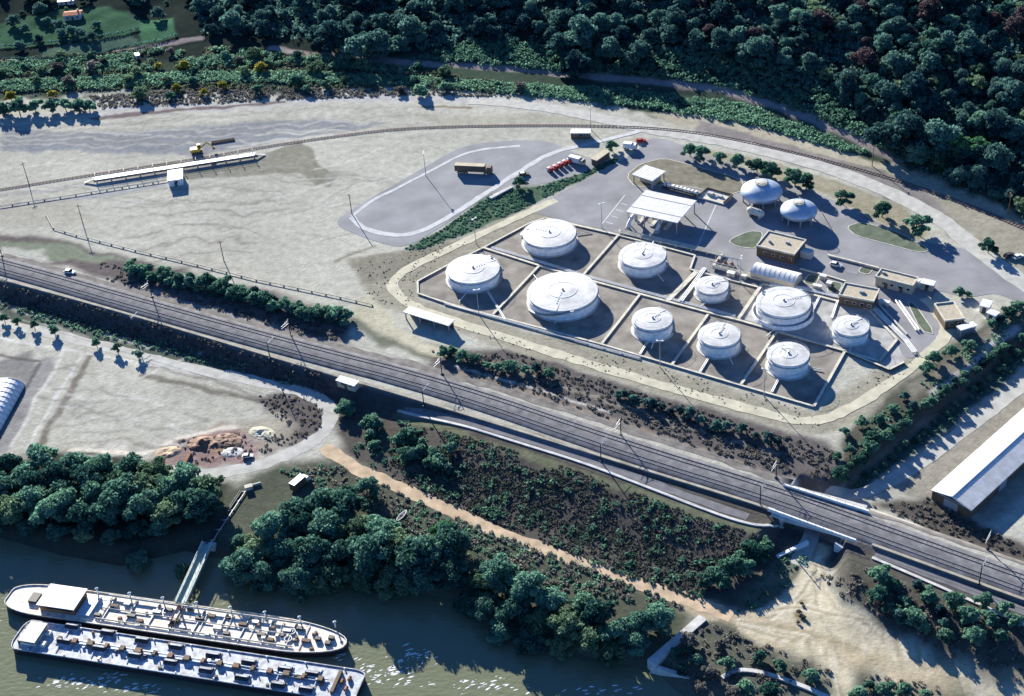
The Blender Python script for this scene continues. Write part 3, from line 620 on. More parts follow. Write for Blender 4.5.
# ------------------------------------------------------------------ tank depot
def scale_at(P): return F / ((np.array(P) - CAM) @ FW)
def tank(px, py, hw, Ht, label, outer=False, rot=0.0, kind=0):
    P = G(px, py, Ht); R_ = hw / scale_at(P)
    t = thing('storage_tank', label, 'storage tank', (P[0], P[1], 0), rot, 'white fuel storage tanks of the depot')
    w_ = MB(); w_.lathe([(R_, 0.25), (R_, Ht * .33), (R_ + .03, Ht * .335), (R_ + .03, Ht * .36), (R_, Ht * .365), (R_, Ht * .66), (R_ + .03, Ht * .665), (R_ + .03, Ht * .69), (R_, Ht * .695), (R_, Ht - .25)], 72); w_.build('wall', 'tankwall', t, True)
    MB().lathe([(R_ + .75, 0), (R_ + .75, .28), (0.02, .29)], 72).build('base_ring', 'concrete', t)
    MB().lathe([(R_, Ht * .80), (R_ + .42, Ht * .805), (R_ + .42, Ht * .83), (R_, Ht * .835)], 72).build('wind_girder', 'grey', t)
    rf = MB().lathe([(R_ - .02, Ht - .3), (R_ + .12, Ht - .28), (R_ + .12, Ht), (R_ * .6, Ht + R_ * .028), (R_ * .25, Ht + R_ * .05), (0.02, Ht + R_ * .058)], 72).build('roof', 'tankroof', t)
    MB().lathe([(R_ * .40, Ht + R_ * .042), (R_ * .40, Ht + R_ * .042 + .07), (R_ * .415, Ht + R_ * .042 + .07), (R_ * .415, Ht + R_ * .038)], 48).build('roof_seam', 'white', rf)
    zc = Ht + R_ * .058
    MB().lathe([(.35, zc - .2), (.35, zc + .3), (.5, zc + .35), (.02, zc + .6)], 16).build('vent', 'grey', rf)
    eq = MB()
    for k in range(4 + kind): eq.box((R_ * (.16 + .1 * k), 0, Ht + R_ * .055 * (1 - .2 - .1 * k) + .2), (.3, .3, .25), .3 * k)
    eq.beam((R_ * .1, .8, Ht + R_ * .05), (R_ * .98, .8, Ht + .1), .4, .06); eq.build('roof_walkway', 'roofwhite', rf)
    hr = MB(); N = 48
    for i in range(N):
        a, b_ = 2 * math.pi * i / N, 2 * math.pi * (i + 1) / N
        hr.tube((R_ * math.cos(a), R_ * math.sin(a), Ht + .85), (R_ * math.cos(b_), R_ * math.sin(b_), Ht + .85), .035, 4)
        if i % 2 == 0: hr.tube((R_ * math.cos(a), R_ * math.sin(a), Ht), (R_ * math.cos(a), R_ * math.sin(a), Ht + .85), .03, 4)
    hr.build('handrail', 'white', t)
    st = MB(); n_ = 16
    for i in range(n_):
        a = -0.9 + 1.5 * i / n_; st.box(((R_ + .55) * math.cos(a), (R_ + .55) * math.sin(a), .4 + (Ht - .4) * i / n_), (.95, R_ * .105, (Ht - .4) / n_ + .06), a)
    st.build('stairway', 'grey', t); st = MB()
    for i in range(n_ - 1):
        a = -0.9 + 1.5 * i / n_; b_ = -0.9 + 1.5 * (i + 1) / n_
        st.tube(((R_ + 1) * math.cos(a), (R_ + 1) * math.sin(a), 1.3 + (Ht - .4) * i / n_), ((R_ + 1) * math.cos(b_), (R_ + 1) * math.sin(b_), 1.3 + (Ht - .4) * (i + 1) / n_), .04, 4)
    st.build('stair_rail', 'grey', t)
    MB().tube((R_ * -.7, R_ * -.85, .5), (R_ * -1.15, R_ * -1.2, .5), .18, 8).build('pipe_stub', 'white', t); MB().tube((R_ - .1, 0.8, .6), (R_ + 2.4, 0.8, .6), .16, 8).build('pipe_stub', 'white', t)
    if outer:
        MB().lathe([(R_ + 1.3, 0), (R_ + 1.3, Ht * .36), (R_ + 1.15, Ht * .36), (R_ + 1.15, 0.05)], 72).build('outer_cup', 'tankwall', t, True)
    return t
tank(473, 268.5, 26.4, 4.27, 'white tank at the left corner of the depot, nearest the truck park', rot=.4)
tank(549.3, 232.8, 26.6, 4.27, 'white tank at the rear left of the depot, against the rear wall', rot=2.6, kind=1)
tank(562.6, 291.0, 34.8, 4.41, 'widest white tank, in the front row of the depot', rot=-1.9, kind=2)
tank(642.6, 254.5, 23.2, 4.41, 'white tank in the rear row in front of the loading canopy', rot=1.2)
tank(711.9, 284.8, 16.2, 3.84, 'smallest white tank, beside the purple pump set', rot=.2)
tank(652.5, 318.4, 19.7, 4.98, 'white tank in the front row right of the widest tank', rot=.6)
tank(719.4, 334.2, 20.5, 5.12, 'white tank in the front row, third from the front corner', rot=1.0, kind=1)
tank(783.6, 301.4, 26.6, 5.26, 'large white tank with a low outer cup on the pale apron', True, rot=.2, kind=2)
tank(788.4, 353.8, 20.4, 5.40, 'white tank at the front right corner of the depot', rot=2.0, kind=1)
tank(851, 325.4, 17.6, 4.55, 'small white tank at the right end of the pale apron', rot=.5)

def lpg(px, py, hw, label):
    P = G(px, py, 4.2); R_ = hw / scale_at(P); t = thing('gas_vessel', label, 'gas tank', (P[0], P[1], 0), .3, 'silver gas vessels')
    prof = [(max(R_ * math.cos(a), .02), 4.2 + R_ * .45 * math.sin(a)) for a in np.linspace(-math.pi / 2, math.pi / 2, 25)]
    MB().lathe(prof, 64).build('vessel', 'silver', t, True)
    zt = 4.2 + R_ * .45
    pl = MB().lathe([(R_ * .27, zt - .25), (R_ * .27, zt + .25), (R_ * .1, zt + .5), (.02, zt + .55)], 24).build('top_platform', 'cream', t)
    hr = MB()
    for i in range(16): a = 2 * math.pi * i / 16; b_ = 2 * math.pi * (i + 1) / 16; hr.tube((R_ * .3 * math.cos(a), R_ * .3 * math.sin(a), zt + 1), (R_ * .3 * math.cos(b_), R_ * .3 * math.sin(b_), zt + 1), .06, 5); hr.tube((R_ * .3 * math.cos(a), R_ * .3 * math.sin(a), zt - .3), (R_ * .3 * math.cos(a), R_ * .3 * math.sin(a), zt + 1), .05, 4)
    hr.build('handrail', 'dark', pl)
    for i in range(8):
        a = 2 * math.pi * (i + .5) / 8; MB().tube((R_ * .86 * math.cos(a), R_ * .86 * math.sin(a), 0), (R_ * .86 * math.cos(a), R_ * .86 * math.sin(a), 4.0), .3, 10).build('leg', 'grey', t)
    MB().beam((R_ * .3, 0, zt - .1), (R_ * 1.0, .3, 4.3), .7, .12).build('catwalk', 'grey', t); MB().beam((R_ * 1.0, .3, 4.3), (R_ * 1.5, .4, .1), .7, .12).build('stairway', 'grey', t)
lpg(761.5, 191.5, 20.8, 'silver flattened gas vessel behind the loading canopy, the left one')
lpg(798.8, 210.2, 18.4, 'silver flattened gas vessel right of its twin, beside the row of trees')

def wall(pts, label, hgt=0.55, th=0.7, m='wallc', z0=0.0, name='bund_wall', cat='wall', group='bund walls round the tanks'):
    P = [G(a, b, hgt) for a, b in pts]; mb = MB(); mc = MB()
    for a, b in zip(P[:-1], P[1:]):
        mb.beam((a[0], a[1], z0), (b[0], b[1], z0), th, hgt - .12)
        mc.beam((a[0], a[1], z0 + hgt - .12), (b[0], b[1], z0 + hgt - .12), th + .2, .14)
    r = thing(name, label, cat, (0, 0, 0), 0, group); mb.build('wall', m, r); mc.build('coping', 'cream', r)
wall([(538.6, 266), (493, 314)], 'cream cross wall between the left corner tank and the widest tank')
wall([(617.6, 235.5), (581, 277)], 'cream cross wall between the two rear tanks on the left')
wall([(640, 294), (602, 343)], 'cream cross wall right of the widest tank')
wall([(697, 271), (668, 300)], 'cream cross wall between the rear tank and the smallest tank', th=1.6)
wall([(708, 314), (672, 364)], 'cream cross wall between the two middle tanks of the front row')
wall([(762, 284), (738, 319)], 'cream cross wall left of the large cupped tank', th=1.0)
wall([(777, 331), (741, 384)], 'cream cross wall left of the front right corner tank')
wall([(845, 350.5), (814, 406)], 'dark end wall right of the front right corner tank', m='brown')
wall([(418, 293), (459, 307), (512, 320), (602, 344), (741, 385), (814, 406)], 'long low front wall of the bund facing the railway', th=.5)
wall([(418, 293), (417.5, 281), (447, 265), (484, 247), (529, 223), (545, 217.7)], 'dark low wall round the left end of the bund', m='brown', th=.5)
wall([(545, 217.7), (618.6, 234.8), (695, 255), (690, 269)], 'low rear wall of the bund in front of the loading canopy', th=.5)
wall([(690, 269), (759, 287)], 'low rear wall behind the smallest tank', th=.5)
wall([(484, 247.5), (538.6, 265), (581, 277.5), (640, 293.6), (708, 312), (740, 320), (845, 350.5), (879, 361)], 'long middle wall running between the two rows of tanks')
wall([(762, 283), (800, 291), (869, 309), (897, 339), (879, 361)], 'low wall round the pale apron under the beige buildings')
wall([(846, 351), (889.5, 369), (904.5, 361.5)], 'dark low kerb wall at the outer corner of the pale apron', 0.8, .5, 'brown')

def pipes(pts, label, n=3, z=.45, r=.14, gap=.55, m='white', sup=True):
    P = np.array([G(a, b, z)[:2] for a, b in pts]); nn = normals(P); t = thing('pipeline', label, 'pipeline')
    for k in range(n):
        q = P + nn * (k - (n - 1) / 2) * gap; MB().path([(x, y, z) for x, y in q], r, 8).build('pipe', m, t)
    if sup:
        for p in resample(P, 6.0): MB().box((p[0], p[1], (z - r) / 2), (.45, max(.5, n * gap), z - r)).build('pipe_support', 'brown' if n == 1 else 'concrete', t)
pipes([(445, 303.5), (520, 324.5), (604, 348), (640, 358)], 'white pipes along the inside of the front bund wall', 2)
pipes([(492, 247.5), (545, 263), (585, 275.5), (642, 291), (735, 316)], 'pale pipes beside the long middle bund wall', 3)
pipes([(620, 231), (660, 240), (722, 254), (714, 266), (760, 278), (764, 270)], 'cream pipe rack behind the rear bund wall', 5, .9, .2, .6, 'cream')
pipes([(770, 284), (803, 288), (862, 302), (876, 310), (906, 340), (915, 352)], 'pale pipe run bending round the right end of the apron', 4, .7, .15, .5)
pipes([(705, 268), (681, 301)], 'pale pipes crossing the bund left of the smallest tank', 3, .7, .2, .6)
pipes([(655, 240), (650, 247)], 'short pale pipe feeding the rear tank', 1, .8, .25)
pipes([(872, 300), (905, 335)], 'white pipe trench cover beside the right end building', 2, .4, .4, 1.6, 'concrete')
pipes([(897, 300), (918, 330)], 'white raised pipe channel left of the small grass bed', 2, .5, .35, 1.0, 'roofwhite')
pipes([(46, 215), (53, 228), (76, 235), (135, 250), (197, 264.5), (256, 279.5), (340, 297), (372, 304.5)], 'long pale pipeline on dark supports across the sandy yard', 1, .5, .16, .5, 'cream')
pipes([(-20, 209.5), (60, 197), (168, 180)], 'pale pipeline on the sand leading to the white loading hut', 1, .5, .16, .5, 'cream')
for p in (697, 686, 600, 585, 523): pass

wall([(828, 254.5), (852, 260.5), (879, 267.5)], 'cream low wall along the parking bay beside the approach road', .8, .5, 'cream', group=None)
wall([(800, 268), (830, 276), (846, 281)], 'cream low kerb wall between the vaulted shed and the store building', .5, .4, 'cream', group=None)
island([(809, 274), (820, 276), (815, 286), (803, 283)], gi); island([(832, 281), (843, 284), (838, 294), (826, 291)], gi); island([(862, 266), (874, 269), (868, 275), (858, 272)], gi)
structure(MB().prism(gl([(838, 261), (862, 267), (857, 275), (833, 269)]), 0.0, 0.10).build('parking_bay', 'park'))
for px, py, sx, sy, lab in ((823, 279, 2.2, 1.4, 'cream cabinet between the two small grass squares'), (829, 286, 1.6, 1.6, 'cream cabinet beside the right small grass square'), (817, 289, 3.0, 1.2, 'long cream cabinet in front of the left small grass square'), (848, 300, 2.4, 1.2, 'cream cabinet at the foot of the store building'), (731, 276, 2.6, 1.5, 'cream cabinet behind the smallest tank'), (744, 279, 1.6, 1.2, 'small cream cabinet left of the vaulted shed'), (696, 196, 2.0, 1.6, 'cream cabinet at the right end of the loading canopy'), (884, 305, 3.4, 1.4, 'pale cabinet beside the white pipe trench')):
    P = G(px, py); t = thing('equipment_cabinet', lab, 'cabinet', (P[0], P[1], 0), -.55); b_ = MB().box((0, 0, .8), (sx, sy, 1.6)).build('body', 'cream', t); MB().box((0, 0, 1.65), (sx + .3, sy + .3, .12)).build('lid', 'roofwhite', t); MB().box((0, -sy / 2 - .03, .8), (sx * .4, .06, 1.2)).build('door', 'grey', b_)
for pts, lab in (([(776, 283.5), (778, 286)], 'short white pipe bridge above the large cupped tank'), ([(820, 296), (812, 312)], 'white pipe run crossing the pale apron between its two tanks'), ([(838, 300), (832, 318)], 'white pipe run reaching the small tank on the pale apron'), ([(640, 354), (655, 330)], 'white pipe run up to the front tank right of the widest one'), ([(700, 372), (716, 346)], 'white pipe run up to the middle tank of the front row'), ([(772, 392), (785, 366)], 'white pipe run up to the front right corner tank'), ([(505, 319), (487, 290)], 'white pipe run up to the left corner tank')):
    pipes(pts, lab, 2, .45, .15, .5)
# purple pump set
P = G(725, 266); t = thing('pump_set', 'dark reddish pump set among pipes behind the smallest tank', 'pump', (P[0], P[1], 0), -.55)
for i in range(3):
    q = MB(); q.tube((-3 + 2.6 * i, -1, .9), (-3 + 2.6 * i, 1.4, .9), .6, 12); q.box((-3 + 2.6 * i, .2, .25), (1.3, 3, .4)); q.build('pump', 'rust', t)
q = MB()
for i in range(5): q.tube((-4.5 + 2.1 * i, -2.2, 0), (-4.5 + 2.1 * i, -2.2, 2.2), .14, 6); q.tube((-4.5 + 2.1 * i, 2.2, 0), (-4.5 + 2.1 * i, 2.2, 2.6), .14, 6)
q.tube((-5, -2.2, 2.1), (4.5, -2.2, 2.1), .2, 8); q.tube((-5, 2.2, 2.5), (4.5, 2.2, 2.5), .2, 8); q.build('pipework', 'grey', t)

# ------------------------------------------------------------------ buildings
def rect(c0, c1, c3, z):
    A, B, D_ = G(*c0, z), G(*c1, z), G(*c3, z); a = math.atan2(B[1] - A[1], B[0] - A[0])
    L = math.hypot(*(B - A)[:2]); v = D_ - A; wd = -( -math.sin(a) * v[0] + math.cos(a) * v[1])
    u = np.array([math.cos(a), math.sin(a)]); nn = np.array([math.sin(a), -math.cos(a)])
    c = A[:2] + u * L / 2 + nn * wd / 2
    return c, a, L, abs(wd)
def flat_building(name, label, cat, tl, tr_, bl, Ht, roofm='tan', wallm='beige', base=0.0, canopy=False, group=None, doors=2, wins=4):
    c, a, L, W_ = rect(tl, tr_, bl, base + Ht); t = thing(name, label, cat, (c[0], c[1], base), a, group)
    if canopy:
        for x in np.linspace(-L / 2 + .6, L / 2 - .6, max(2, int(L / 6) + 1)):
            for y in (-W_ / 2 + .6, W_ / 2 - .6): MB().box((x, y, (Ht - .5) / 2), (.35, .35, Ht - .5)).build('column', 'grey', t)
    else:
        MB().box((0, 0, (Ht - .35) / 2), (L - .5, W_ - .5, Ht - .35)).build('wall', wallm, t)
        for i in range(doors):
            x = (-.5 + (i + .5) / doors) * L * .8; d = MB().box((x, -W_ / 2 + .22, 1.1), (1.2, .08, 2.2)).build('door', 'brown', t)
            MB().box((x + .4, -W_ / 2 + .16, 1.05), (.12, .06, .12)).build('handle', 'grey', d)
        for i in range(wins):
            x = (-.5 + (i + .5) / wins) * L * .86 + L * .06; f = MB().box((x, -W_ / 2 + .23, 1.9), (1.3, .08, 1.0)).build('window', 'white', t); MB().box((x, -W_ / 2 + .18, 1.9), (1.1, .06, .8)).build('pane', 'glass', f)
    rf = MB().box((0, 0, Ht - .2), (L, W_, .34)).build('roof', roofm, t)
    return t, L, W_, Ht, rf
def parapet(t, L, W_, Ht, rf, m='cream'):
    mb = MB()
    mb.box((0, W_ / 2 - .2, Ht + .15), (L, .4, .4)); mb.box((0, -W_ / 2 + .2, Ht + .15), (L, .4, .4)); mb.box((-L / 2 + .2, 0, Ht + .148), (.4, W_ - .8, .4)); mb.box((L / 2 - .2, 0, Ht + .148), (.4, W_ - .8, .4))
    mb.build('parapet', m, rf)
def ribs(L, W_, Ht, rf, m='roofwhite', n=None):
    n = n or int(L / 1.1); mb = MB()
    for x in np.linspace(-L / 2 + .3, L / 2 - .3, n): mb.box((x, 0, Ht - .02), (.10, W_ - .1, .08))
    mb.build('roof_rib', m, rf)
def roofbox(rf, x, y, Ht, s=(1.2, .9, .6)): MB().box((x, y, Ht - .03 + s[2] / 2), s).build('roof_unit', 'grey', rf)

b = flat_building('pump_canopy', 'small white roofed canopy on the bare island behind the loading canopy', 'canopy', (645.3, 164.6), (666, 171.2), (635.2, 175.3), 4.2, 'roofwhite', canopy=True); ribs(*b[1:], n=8)
MB().box((0, 1.0, 1.4), (b[1] - 3, b[2] * .5, 2.6)).build('wall', 'beige', b[0])
b = flat_building('loading_canopy', 'big white ribbed loading canopy over the truck filling bays', 'canopy', (645.9, 189.8), (696.6, 200.4), (626.2, 211.5), 5.6, 'roofwhite', canopy=True)
for y in (-.26, .26): MB().box((0, b[2] * y, 5.6), (b[1] - .1, .35, .16)).build('roof_gutter', 'grey', b[4])
ribs(*b[1:])
for x in (-.3, -.05, .22):
    MB().box((b[1] * x, 0, .3), (1.4, b[2] * .8, .5)).build('filling_island', 'concrete', b[0])
    q = MB(); q.box((b[1] * x, 2, 1.6), (1, 1.2, 2.2)); q.tube((b[1] * x, -2, .5), (b[1] * x, -2, 5.0), .15, 6); q.tube((b[1] * x, -2, 4), (b[1] * x + 1.6, -3, 3), .1, 6); q.build('loading_arm', 'dark', b[0])
b = flat_building('control_building', 'beige flat roofed control building beside the triangular grass bed', 'building', (768.2, 231.1), (806.5, 240.1), (757.2, 246.2), 4.2, wallm='brown'); parapet(*b); roofbox(b[4], 2, 1, 4.2); roofbox(b[4], -4, -1, 4.2, (.8, .8, .8))
MB().box((b[1] / 2 + 2.0, 1.5, 1.4), (4.2, 3.0, 2.7)).build('porch', 'concrete', b[0])
b = flat_building('store_building', 'beige flat roofed store with a walled roof above the pale apron', 'building', (844.7, 282.8), (879.9, 289.4), (839.7, 295.5), 4.0, wallm='brown'); parapet(*b); roofbox(b[4], .8, .3, 4.0, (1.4, 1.2, .7))
b = flat_building('office_building', 'long narrow beige office beside the approach road', 'building', (881.1, 268.4), (919, 277.9), (876.4, 277.1), 3.8); parapet(*b); roofbox(b[4], -5, .5, 3.8)
b = flat_building('gate_office', 'tan roofed gate office on the inside of the perimeter bend', 'building', (934, 304), (953.8, 301.6), (951.4, 320.6), 3.6, wallm='brown', doors=1, wins=2); parapet(*b)
b = flat_building('gate_canopy', 'narrow white canopy at the end of the tan roofed gate office', 'canopy', (956, 326), (973, 321), (958.5, 331), 3.2, 'roofwhite', canopy=True)
b = flat_building('site_cabin', 'small white cabin left of its twin by the east gate', 'cabin', (983, 298.4), (993.3, 300.8), (977.5, 304.8), 2.8, 'roofwhite', 'white', doors=1, wins=1)
b = flat_building('site_cabin', 'small white cabin nearer the camera by the east gate, half hidden by bushes', 'cabin', (990.9, 308.2), (1000.5, 312.2), (985.4, 312), 2.8, 'roofwhite', 'white', doors=1, wins=1)
b = flat_building('annex_shed', 'small white shed at the right end of the long beige office', 'shed', (922.8, 277.9), (936.4, 281), (921.4, 283), 2.8, 'roofwhite', 'beige', doors=1, wins=1)
P = G(920, 286); t = thing('water_tank', 'small white domed tank at the corner of the long beige office', 'tank', (P[0], P[1], 0)); MB().lathe([(1.5, 0), (1.5, 1.7)], 24).build('body', 'white', t, True); MB().lathe([(1.55, 1.7), (1.3, 2.2), (.7, 2.6), (.02, 2.7)], 24).build('lid', 'white', t, True)
b = flat_building('open_shed', 'long white roofed open shed outside the front left corner of the bund', 'shed', (409.4, 306), (455, 319.8), (403, 311.8), 3.3, 'roofwhite', canopy=True); ribs(*b[1:], n=14)
MB().box((0, b[2] * .32, 1.4), (b[1] - .8, .3, 2.7)).build('back_wall', 'brown', b[0])
zb = h1(*T(347, 384)[:2]); b = flat_building('relay_hut', 'small white roofed hut below the railway above the road bend', 'hut', (340.8, 375), (359.3, 381), (337, 380.5), 2.8, 'roofwhite', 'beige', base=zb, doors=1, wins=2)
b = flat_building('loading_hut', 'white hut standing beside the long loading gantry in the sandy yard', 'hut', (167.5, 170.5), (182.8, 168.3), (170.8, 180.2), 3.2, 'white', 'white', doors=1, wins=1)
b = flat_building('office_trailer', 'long white trailer on the yard beside the far siding', 'trailer', (571, 128.6), (591, 128.6), (572.5, 133), 3.0, 'roofwhite', 'brown', doors=1, wins=3)
b = flat_building('container_shed', 'beige long shed at the right end of the green strip', 'shed', (590.5, 158.5), (604, 149), (597, 160.4), 2.8, 'beige', 'brown', doors=1, wins=0)
P = T(136, 56); b = flat_building('field_hut', 'tiny white hut beside the hillside field path', 'hut', (134, 53), (138.5, 52), (134.5, 56), 2.4, 'white', 'white', base=P[2], doors=1, wins=0)
# white vaulted shed
c, a, L, W_ = rect((758.2, 260.2), (802.4, 271.3), (750.1, 270.3), 3.6); t = thing('vaulted_shed', 'white barrel roofed shed above the large cupped tank', 'shed', (c[0], c[1], 0), a)
MB().box((0, 0, 1.35), (L - .3, W_ - .3, 2.7)).build('wall', 'beige', t)
mb = MB(); N = 12; ys = [(-W_ / 2 + W_ * i / N, 2.72 + 1.3 * math.sin(math.pi * i / N)) for i in range(N + 1)]
vs = [(x, y, z) for x in (-L / 2, L / 2) for y, z in ys]; fs = [(i, i + 1, N + 2 + i, N + 1 + i) for i in range(N)] + [tuple(range(N + 1)), tuple(range(2 * N + 1, N, -1))]
rf = mb.add(vs, fs).build('roof', 'roofwhite', t)
for x in np.linspace(-L / 2 + 1, L / 2 - 1, 9):
    mb = MB()
    for i in range(N): mb.beam((x, *ys[i]), (x, *ys[i + 1]), .18, .06)
    mb.build('roof_seam', 'roofwhite', rf)
# warehouse, right
A, B = G(931, 490, 0.6), G(1024, 407.5, 0.6); u = (B - A)[:2] / np.linalg.norm((B - A)[:2]); a = math.atan2(u[1], u[0])
E_ = G(971, 511, 0.6); W_ = abs(np.cross(u, (E_ - A)[:2])); L = 95
c = A[:2] + u * L / 2 + np.array([u[1], -u[0]]) * W_ / 2
t = thing('warehouse', 'long white gabled warehouse beside the gravel track at the right edge', 'warehouse', (c[0], c[1], Z_E), a)
MB().box((0, 0, 1.7), (L - .6, W_ - .6, 3.4)).build('wall', 'brown', t)
MB().prism([(0, 0)] * 0 or [(-L / 2 + .3, -W_ / 2 + .3), (-L / 2 + .3, W_ / 2 - .3), (-L / 2 + .6, W_ / 2 - .3), (-L / 2 + .6, -W_ / 2 + .3)], 3.3, 3.55).build('gable', 'concrete', t)
for s, m in ((1, 'roofwhite'), (-1, 'blue')):
    mb = MB(); mb.add([(-L / 2, s * W_ / 2, 3.6), (L / 2, s * W_ / 2, 3.6), (L / 2, 0, 5.0), (-L / 2, 0, 5.0), (-L / 2, s * W_ / 2, 3.35), (L / 2, s * W_ / 2, 3.35), (L / 2, 0, 4.75), (-L / 2, 0, 4.75)], [(0, 1, 2, 3), (7, 6, 5, 4), (0, 4, 5, 1), (1, 5, 6, 2), (2, 6, 7, 3), (3, 7, 4, 0)])
    r_ = mb.build('roof_slope', 'roofwhite', t); mb = MB()
    for x in np.linspace(-L / 2 + .5, L / 2 - .5, 60): mb.add([(x - .07, s * (W_ / 2 - .05), 3.69), (x + .07, s * (W_ / 2 - .05), 3.69), (x + .07, s * .15, 5.06), (x - .07, s * .15, 5.06)], [(0, 1, 2, 3)])
    mb.build('roof_rib', 'roofwhite', r_)
MB().beam((-L / 2, 0, 4.95), (L / 2, 0, 4.95), .5, .2).build('ridge_cap', 'white', t)
for x in (-30, -10, 12): MB().box((x, -W_ / 2 + .25, 1.5), (4, .2, 3)).build('door', 'grey', t)
MB().box((-L / 2 + .25, 0, 1.5), (.2, 4.5, 3)).build('door', 'grey', t)
# greenhouse tunnel, left
A, B = G(25, 386, Z_S), G(-3, 437, Z_S); u = (A - B)[:2] / np.linalg.norm((A - B)[:2]); a = math.atan2(u[1], u[0]); W_, L = 13.0, 34.0
c = A[:2] - u * L / 2 + np.array([-u[1], u[0]]) * W_ / 2
t = thing('tunnel_shed', 'white ribbed tunnel shed on the sandy lower yard at the left edge', 'shed', (c[0], c[1], Z_S), a); N = 14
pr = [(-W_ / 2 * math.cos(math.pi * i / N), 3.7 * math.sin(math.pi * i / N) + .02) for i in range(N + 1)]
MB().add([(x, y, z) for x in (-L / 2, L / 2) for y, z in pr], [(i, i + 1, N + 2 + i, N + 1 + i) for i in range(N)] + [tuple(range(N + 1)), tuple(range(2 * N + 1, N, -1))]).build('cover', 'white', t)
for x in np.linspace(-L / 2, L / 2, 15):
    mb = MB()
    for i in range(N): mb.tube((x, pr[i][0] * 1.01, pr[i][1] * 1.01), (x, pr[i + 1][0] * 1.01, pr[i + 1][1] * 1.01), .09, 5)
    mb.build('hoop', 'grey', t)
# farmhouse on the hill
P = T(74, 18)
def house(px, py, L, W_, rz, label, roofm, hgt=3.0):
    P = T(px, py); t = thing('farmhouse', label, 'house', (P[0], P[1], P[2] - .2), rz)
    MB().box((0, 0, hgt / 2), (L, W_, hgt)).build('wall', 'concrete', t)
    mb = MB(); e = .5; mb.add([(-L / 2 - e, -W_ / 2 - e, hgt), (L / 2 + e, -W_ / 2 - e, hgt), (L / 2 + e, W_ / 2 + e, hgt), (-L / 2 - e, W_ / 2 + e, hgt), (-L / 2 - e, 0, hgt + W_ * .13), (L / 2 + e, 0, hgt + W_ * .13)], [(0, 1, 5, 4), (2, 3, 4, 5), (1, 2, 5), (3, 0, 4), (3, 2, 1, 0)])
    rf = mb.build('roof', roofm, t); MB().box((L * .3, W_ * .2, hgt + W_ * .13), (.8, .8, 1.4)).build('chimney', 'beige', rf)
    MB().box((0, -W_ / 2 - .04, 1.05), (1.1, .1, 2.1)).build('door', 'brown', t)
    for x in (-.3, .3): f = MB().box((L * x, -W_ / 2 - .04, 1.6), (1.2, .1, 1.2)).build('window', 'white', t); MB().box((L * x, -W_ / 2 - .1, 1.6), (1, .06, 1)).build('pane', 'glass', f)
house(74, 18, 8.5, 5.5, .02, 'small farmhouse with an orange tiled roof among hillside trees', 'orange')
house(67, 4, 8, 3, .05, 'low pale roofed outbuilding behind the orange roofed farmhouse', 'roofwhite', 2.4)

# loading gantry along the siding
A, B = G(88, 184, 0), G(262, 157, 0); a = math.atan2((B - A)[1], (B - A)[0]); L = np.linalg.norm((B - A)[:2]); c = (A + B) / 2
t = thing('loading_gantry', 'long white railed wagon loading gantry along the siding', 'gantry', (c[0], c[1], 0), a)
MB().box((0, 1.2, 1.3), (L - 6, 2.6, .25)).build('deck', 'white', t)
for i, x in enumerate(np.linspace(-L / 2 + 3.5, L / 2 - 3.5, 12)):
    for y in (.3, 2.1): MB().box((x, y, 0.6), (.25, .25, 1.15)).build('column', 'cream', t)
    q = MB(); q.box((x, .0, 2.4), (.2, .2, 2.2)); q.beam((x, .15, 3.4), (x, 2.6, 3.4), .15, .15); q.build('loading_arm', 'dark', t)
q = MB()
for y in (.15, 2.25): q.tube((-L / 2 + 3, y, 2.4), (L / 2 - 3, y, 2.4), .06, 5); q.tube((-L / 2 + 3, y, 1.9), (L / 2 - 3, y, 1.9), .05, 5)
q.build('handrail', 'cream', t)
MB().beam((-L / 2 + 3, 1.2, 1.3), (-L / 2 - 1.5, 1.2, .1), 1.6, .2).build('stairway', 'cream', t); MB().beam((L / 2 - 3, 1.2, 1.3), (L / 2 + 1.5, 1.2, .1), 1.6, .2).build('stairway', 'cream', t)
q = MB(); q.tube((-L / 2 + 2, 3.4, .6), (L / 2 - 2, 3.4, .6), .35, 10); q.build('pipe', 'white', t)

# bullet tank, skids near the vessels
P, Q_ = G(747.5, 209, 2), G(764, 215, 2); d = Q_ - P; a = math.atan2(d[1], d[0]); L = np.linalg.norm(d[:2]); c = (P + Q_) / 2
t = thing('bullet_tank', 'cream horizontal bullet tank on saddles in front of the silver vessels', 'tank', (c[0], c[1], 0), a)
prof = [(.02, -L / 2), (.8, -L / 2 + .2), (1.25, -L / 2 + .8), (1.4, -L / 2 + 1.5), (1.4, L / 2 - 1.5), (1.25, L / 2 - .8), (.8, L / 2 - .2), (.02, L / 2)]
mb = MB(); mb.lathe(prof, 24); mb.v = [(z, x, y + 2.0) for x, y, z in mb.v]; mb.build('vessel', 'cream', t, True)
for x in (-L * .28, L * .28): MB().box((x, 0, .5), (.6, 2.2, 1.0)).build('saddle', 'concrete', t)
q = MB(); q.box((0, 0, 3.45), (L * .6, .7, .1)); q.tube((L * .2, 0, 3.4), (L * .2, 0, 4), .15, 6); q.build('catwalk', 'grey', t)
b = rect((707, 187), (733, 194), (703, 197), 1.2); t = thing('equipment_pad', 'low walled beige equipment pad left of the silver vessels', 'equipment pad', (b[0][0], b[0][1], 0), b[1]); L, W_ = b[2], b[3]
MB().box((0, 0, .35), (L, W_, .6)).build('slab', 'cream', t); q = MB(); q.box((0, W_ / 2 - .2, 1.0), (L, .4, .7)); q.box((-L / 2 + .2, 0, 1.0), (.4, W_ - .8, .7)); q.box((L / 2 - .2, 0, 1.0), (.4, W_ - .8, .7)); q.build('wall', 'brown', t)
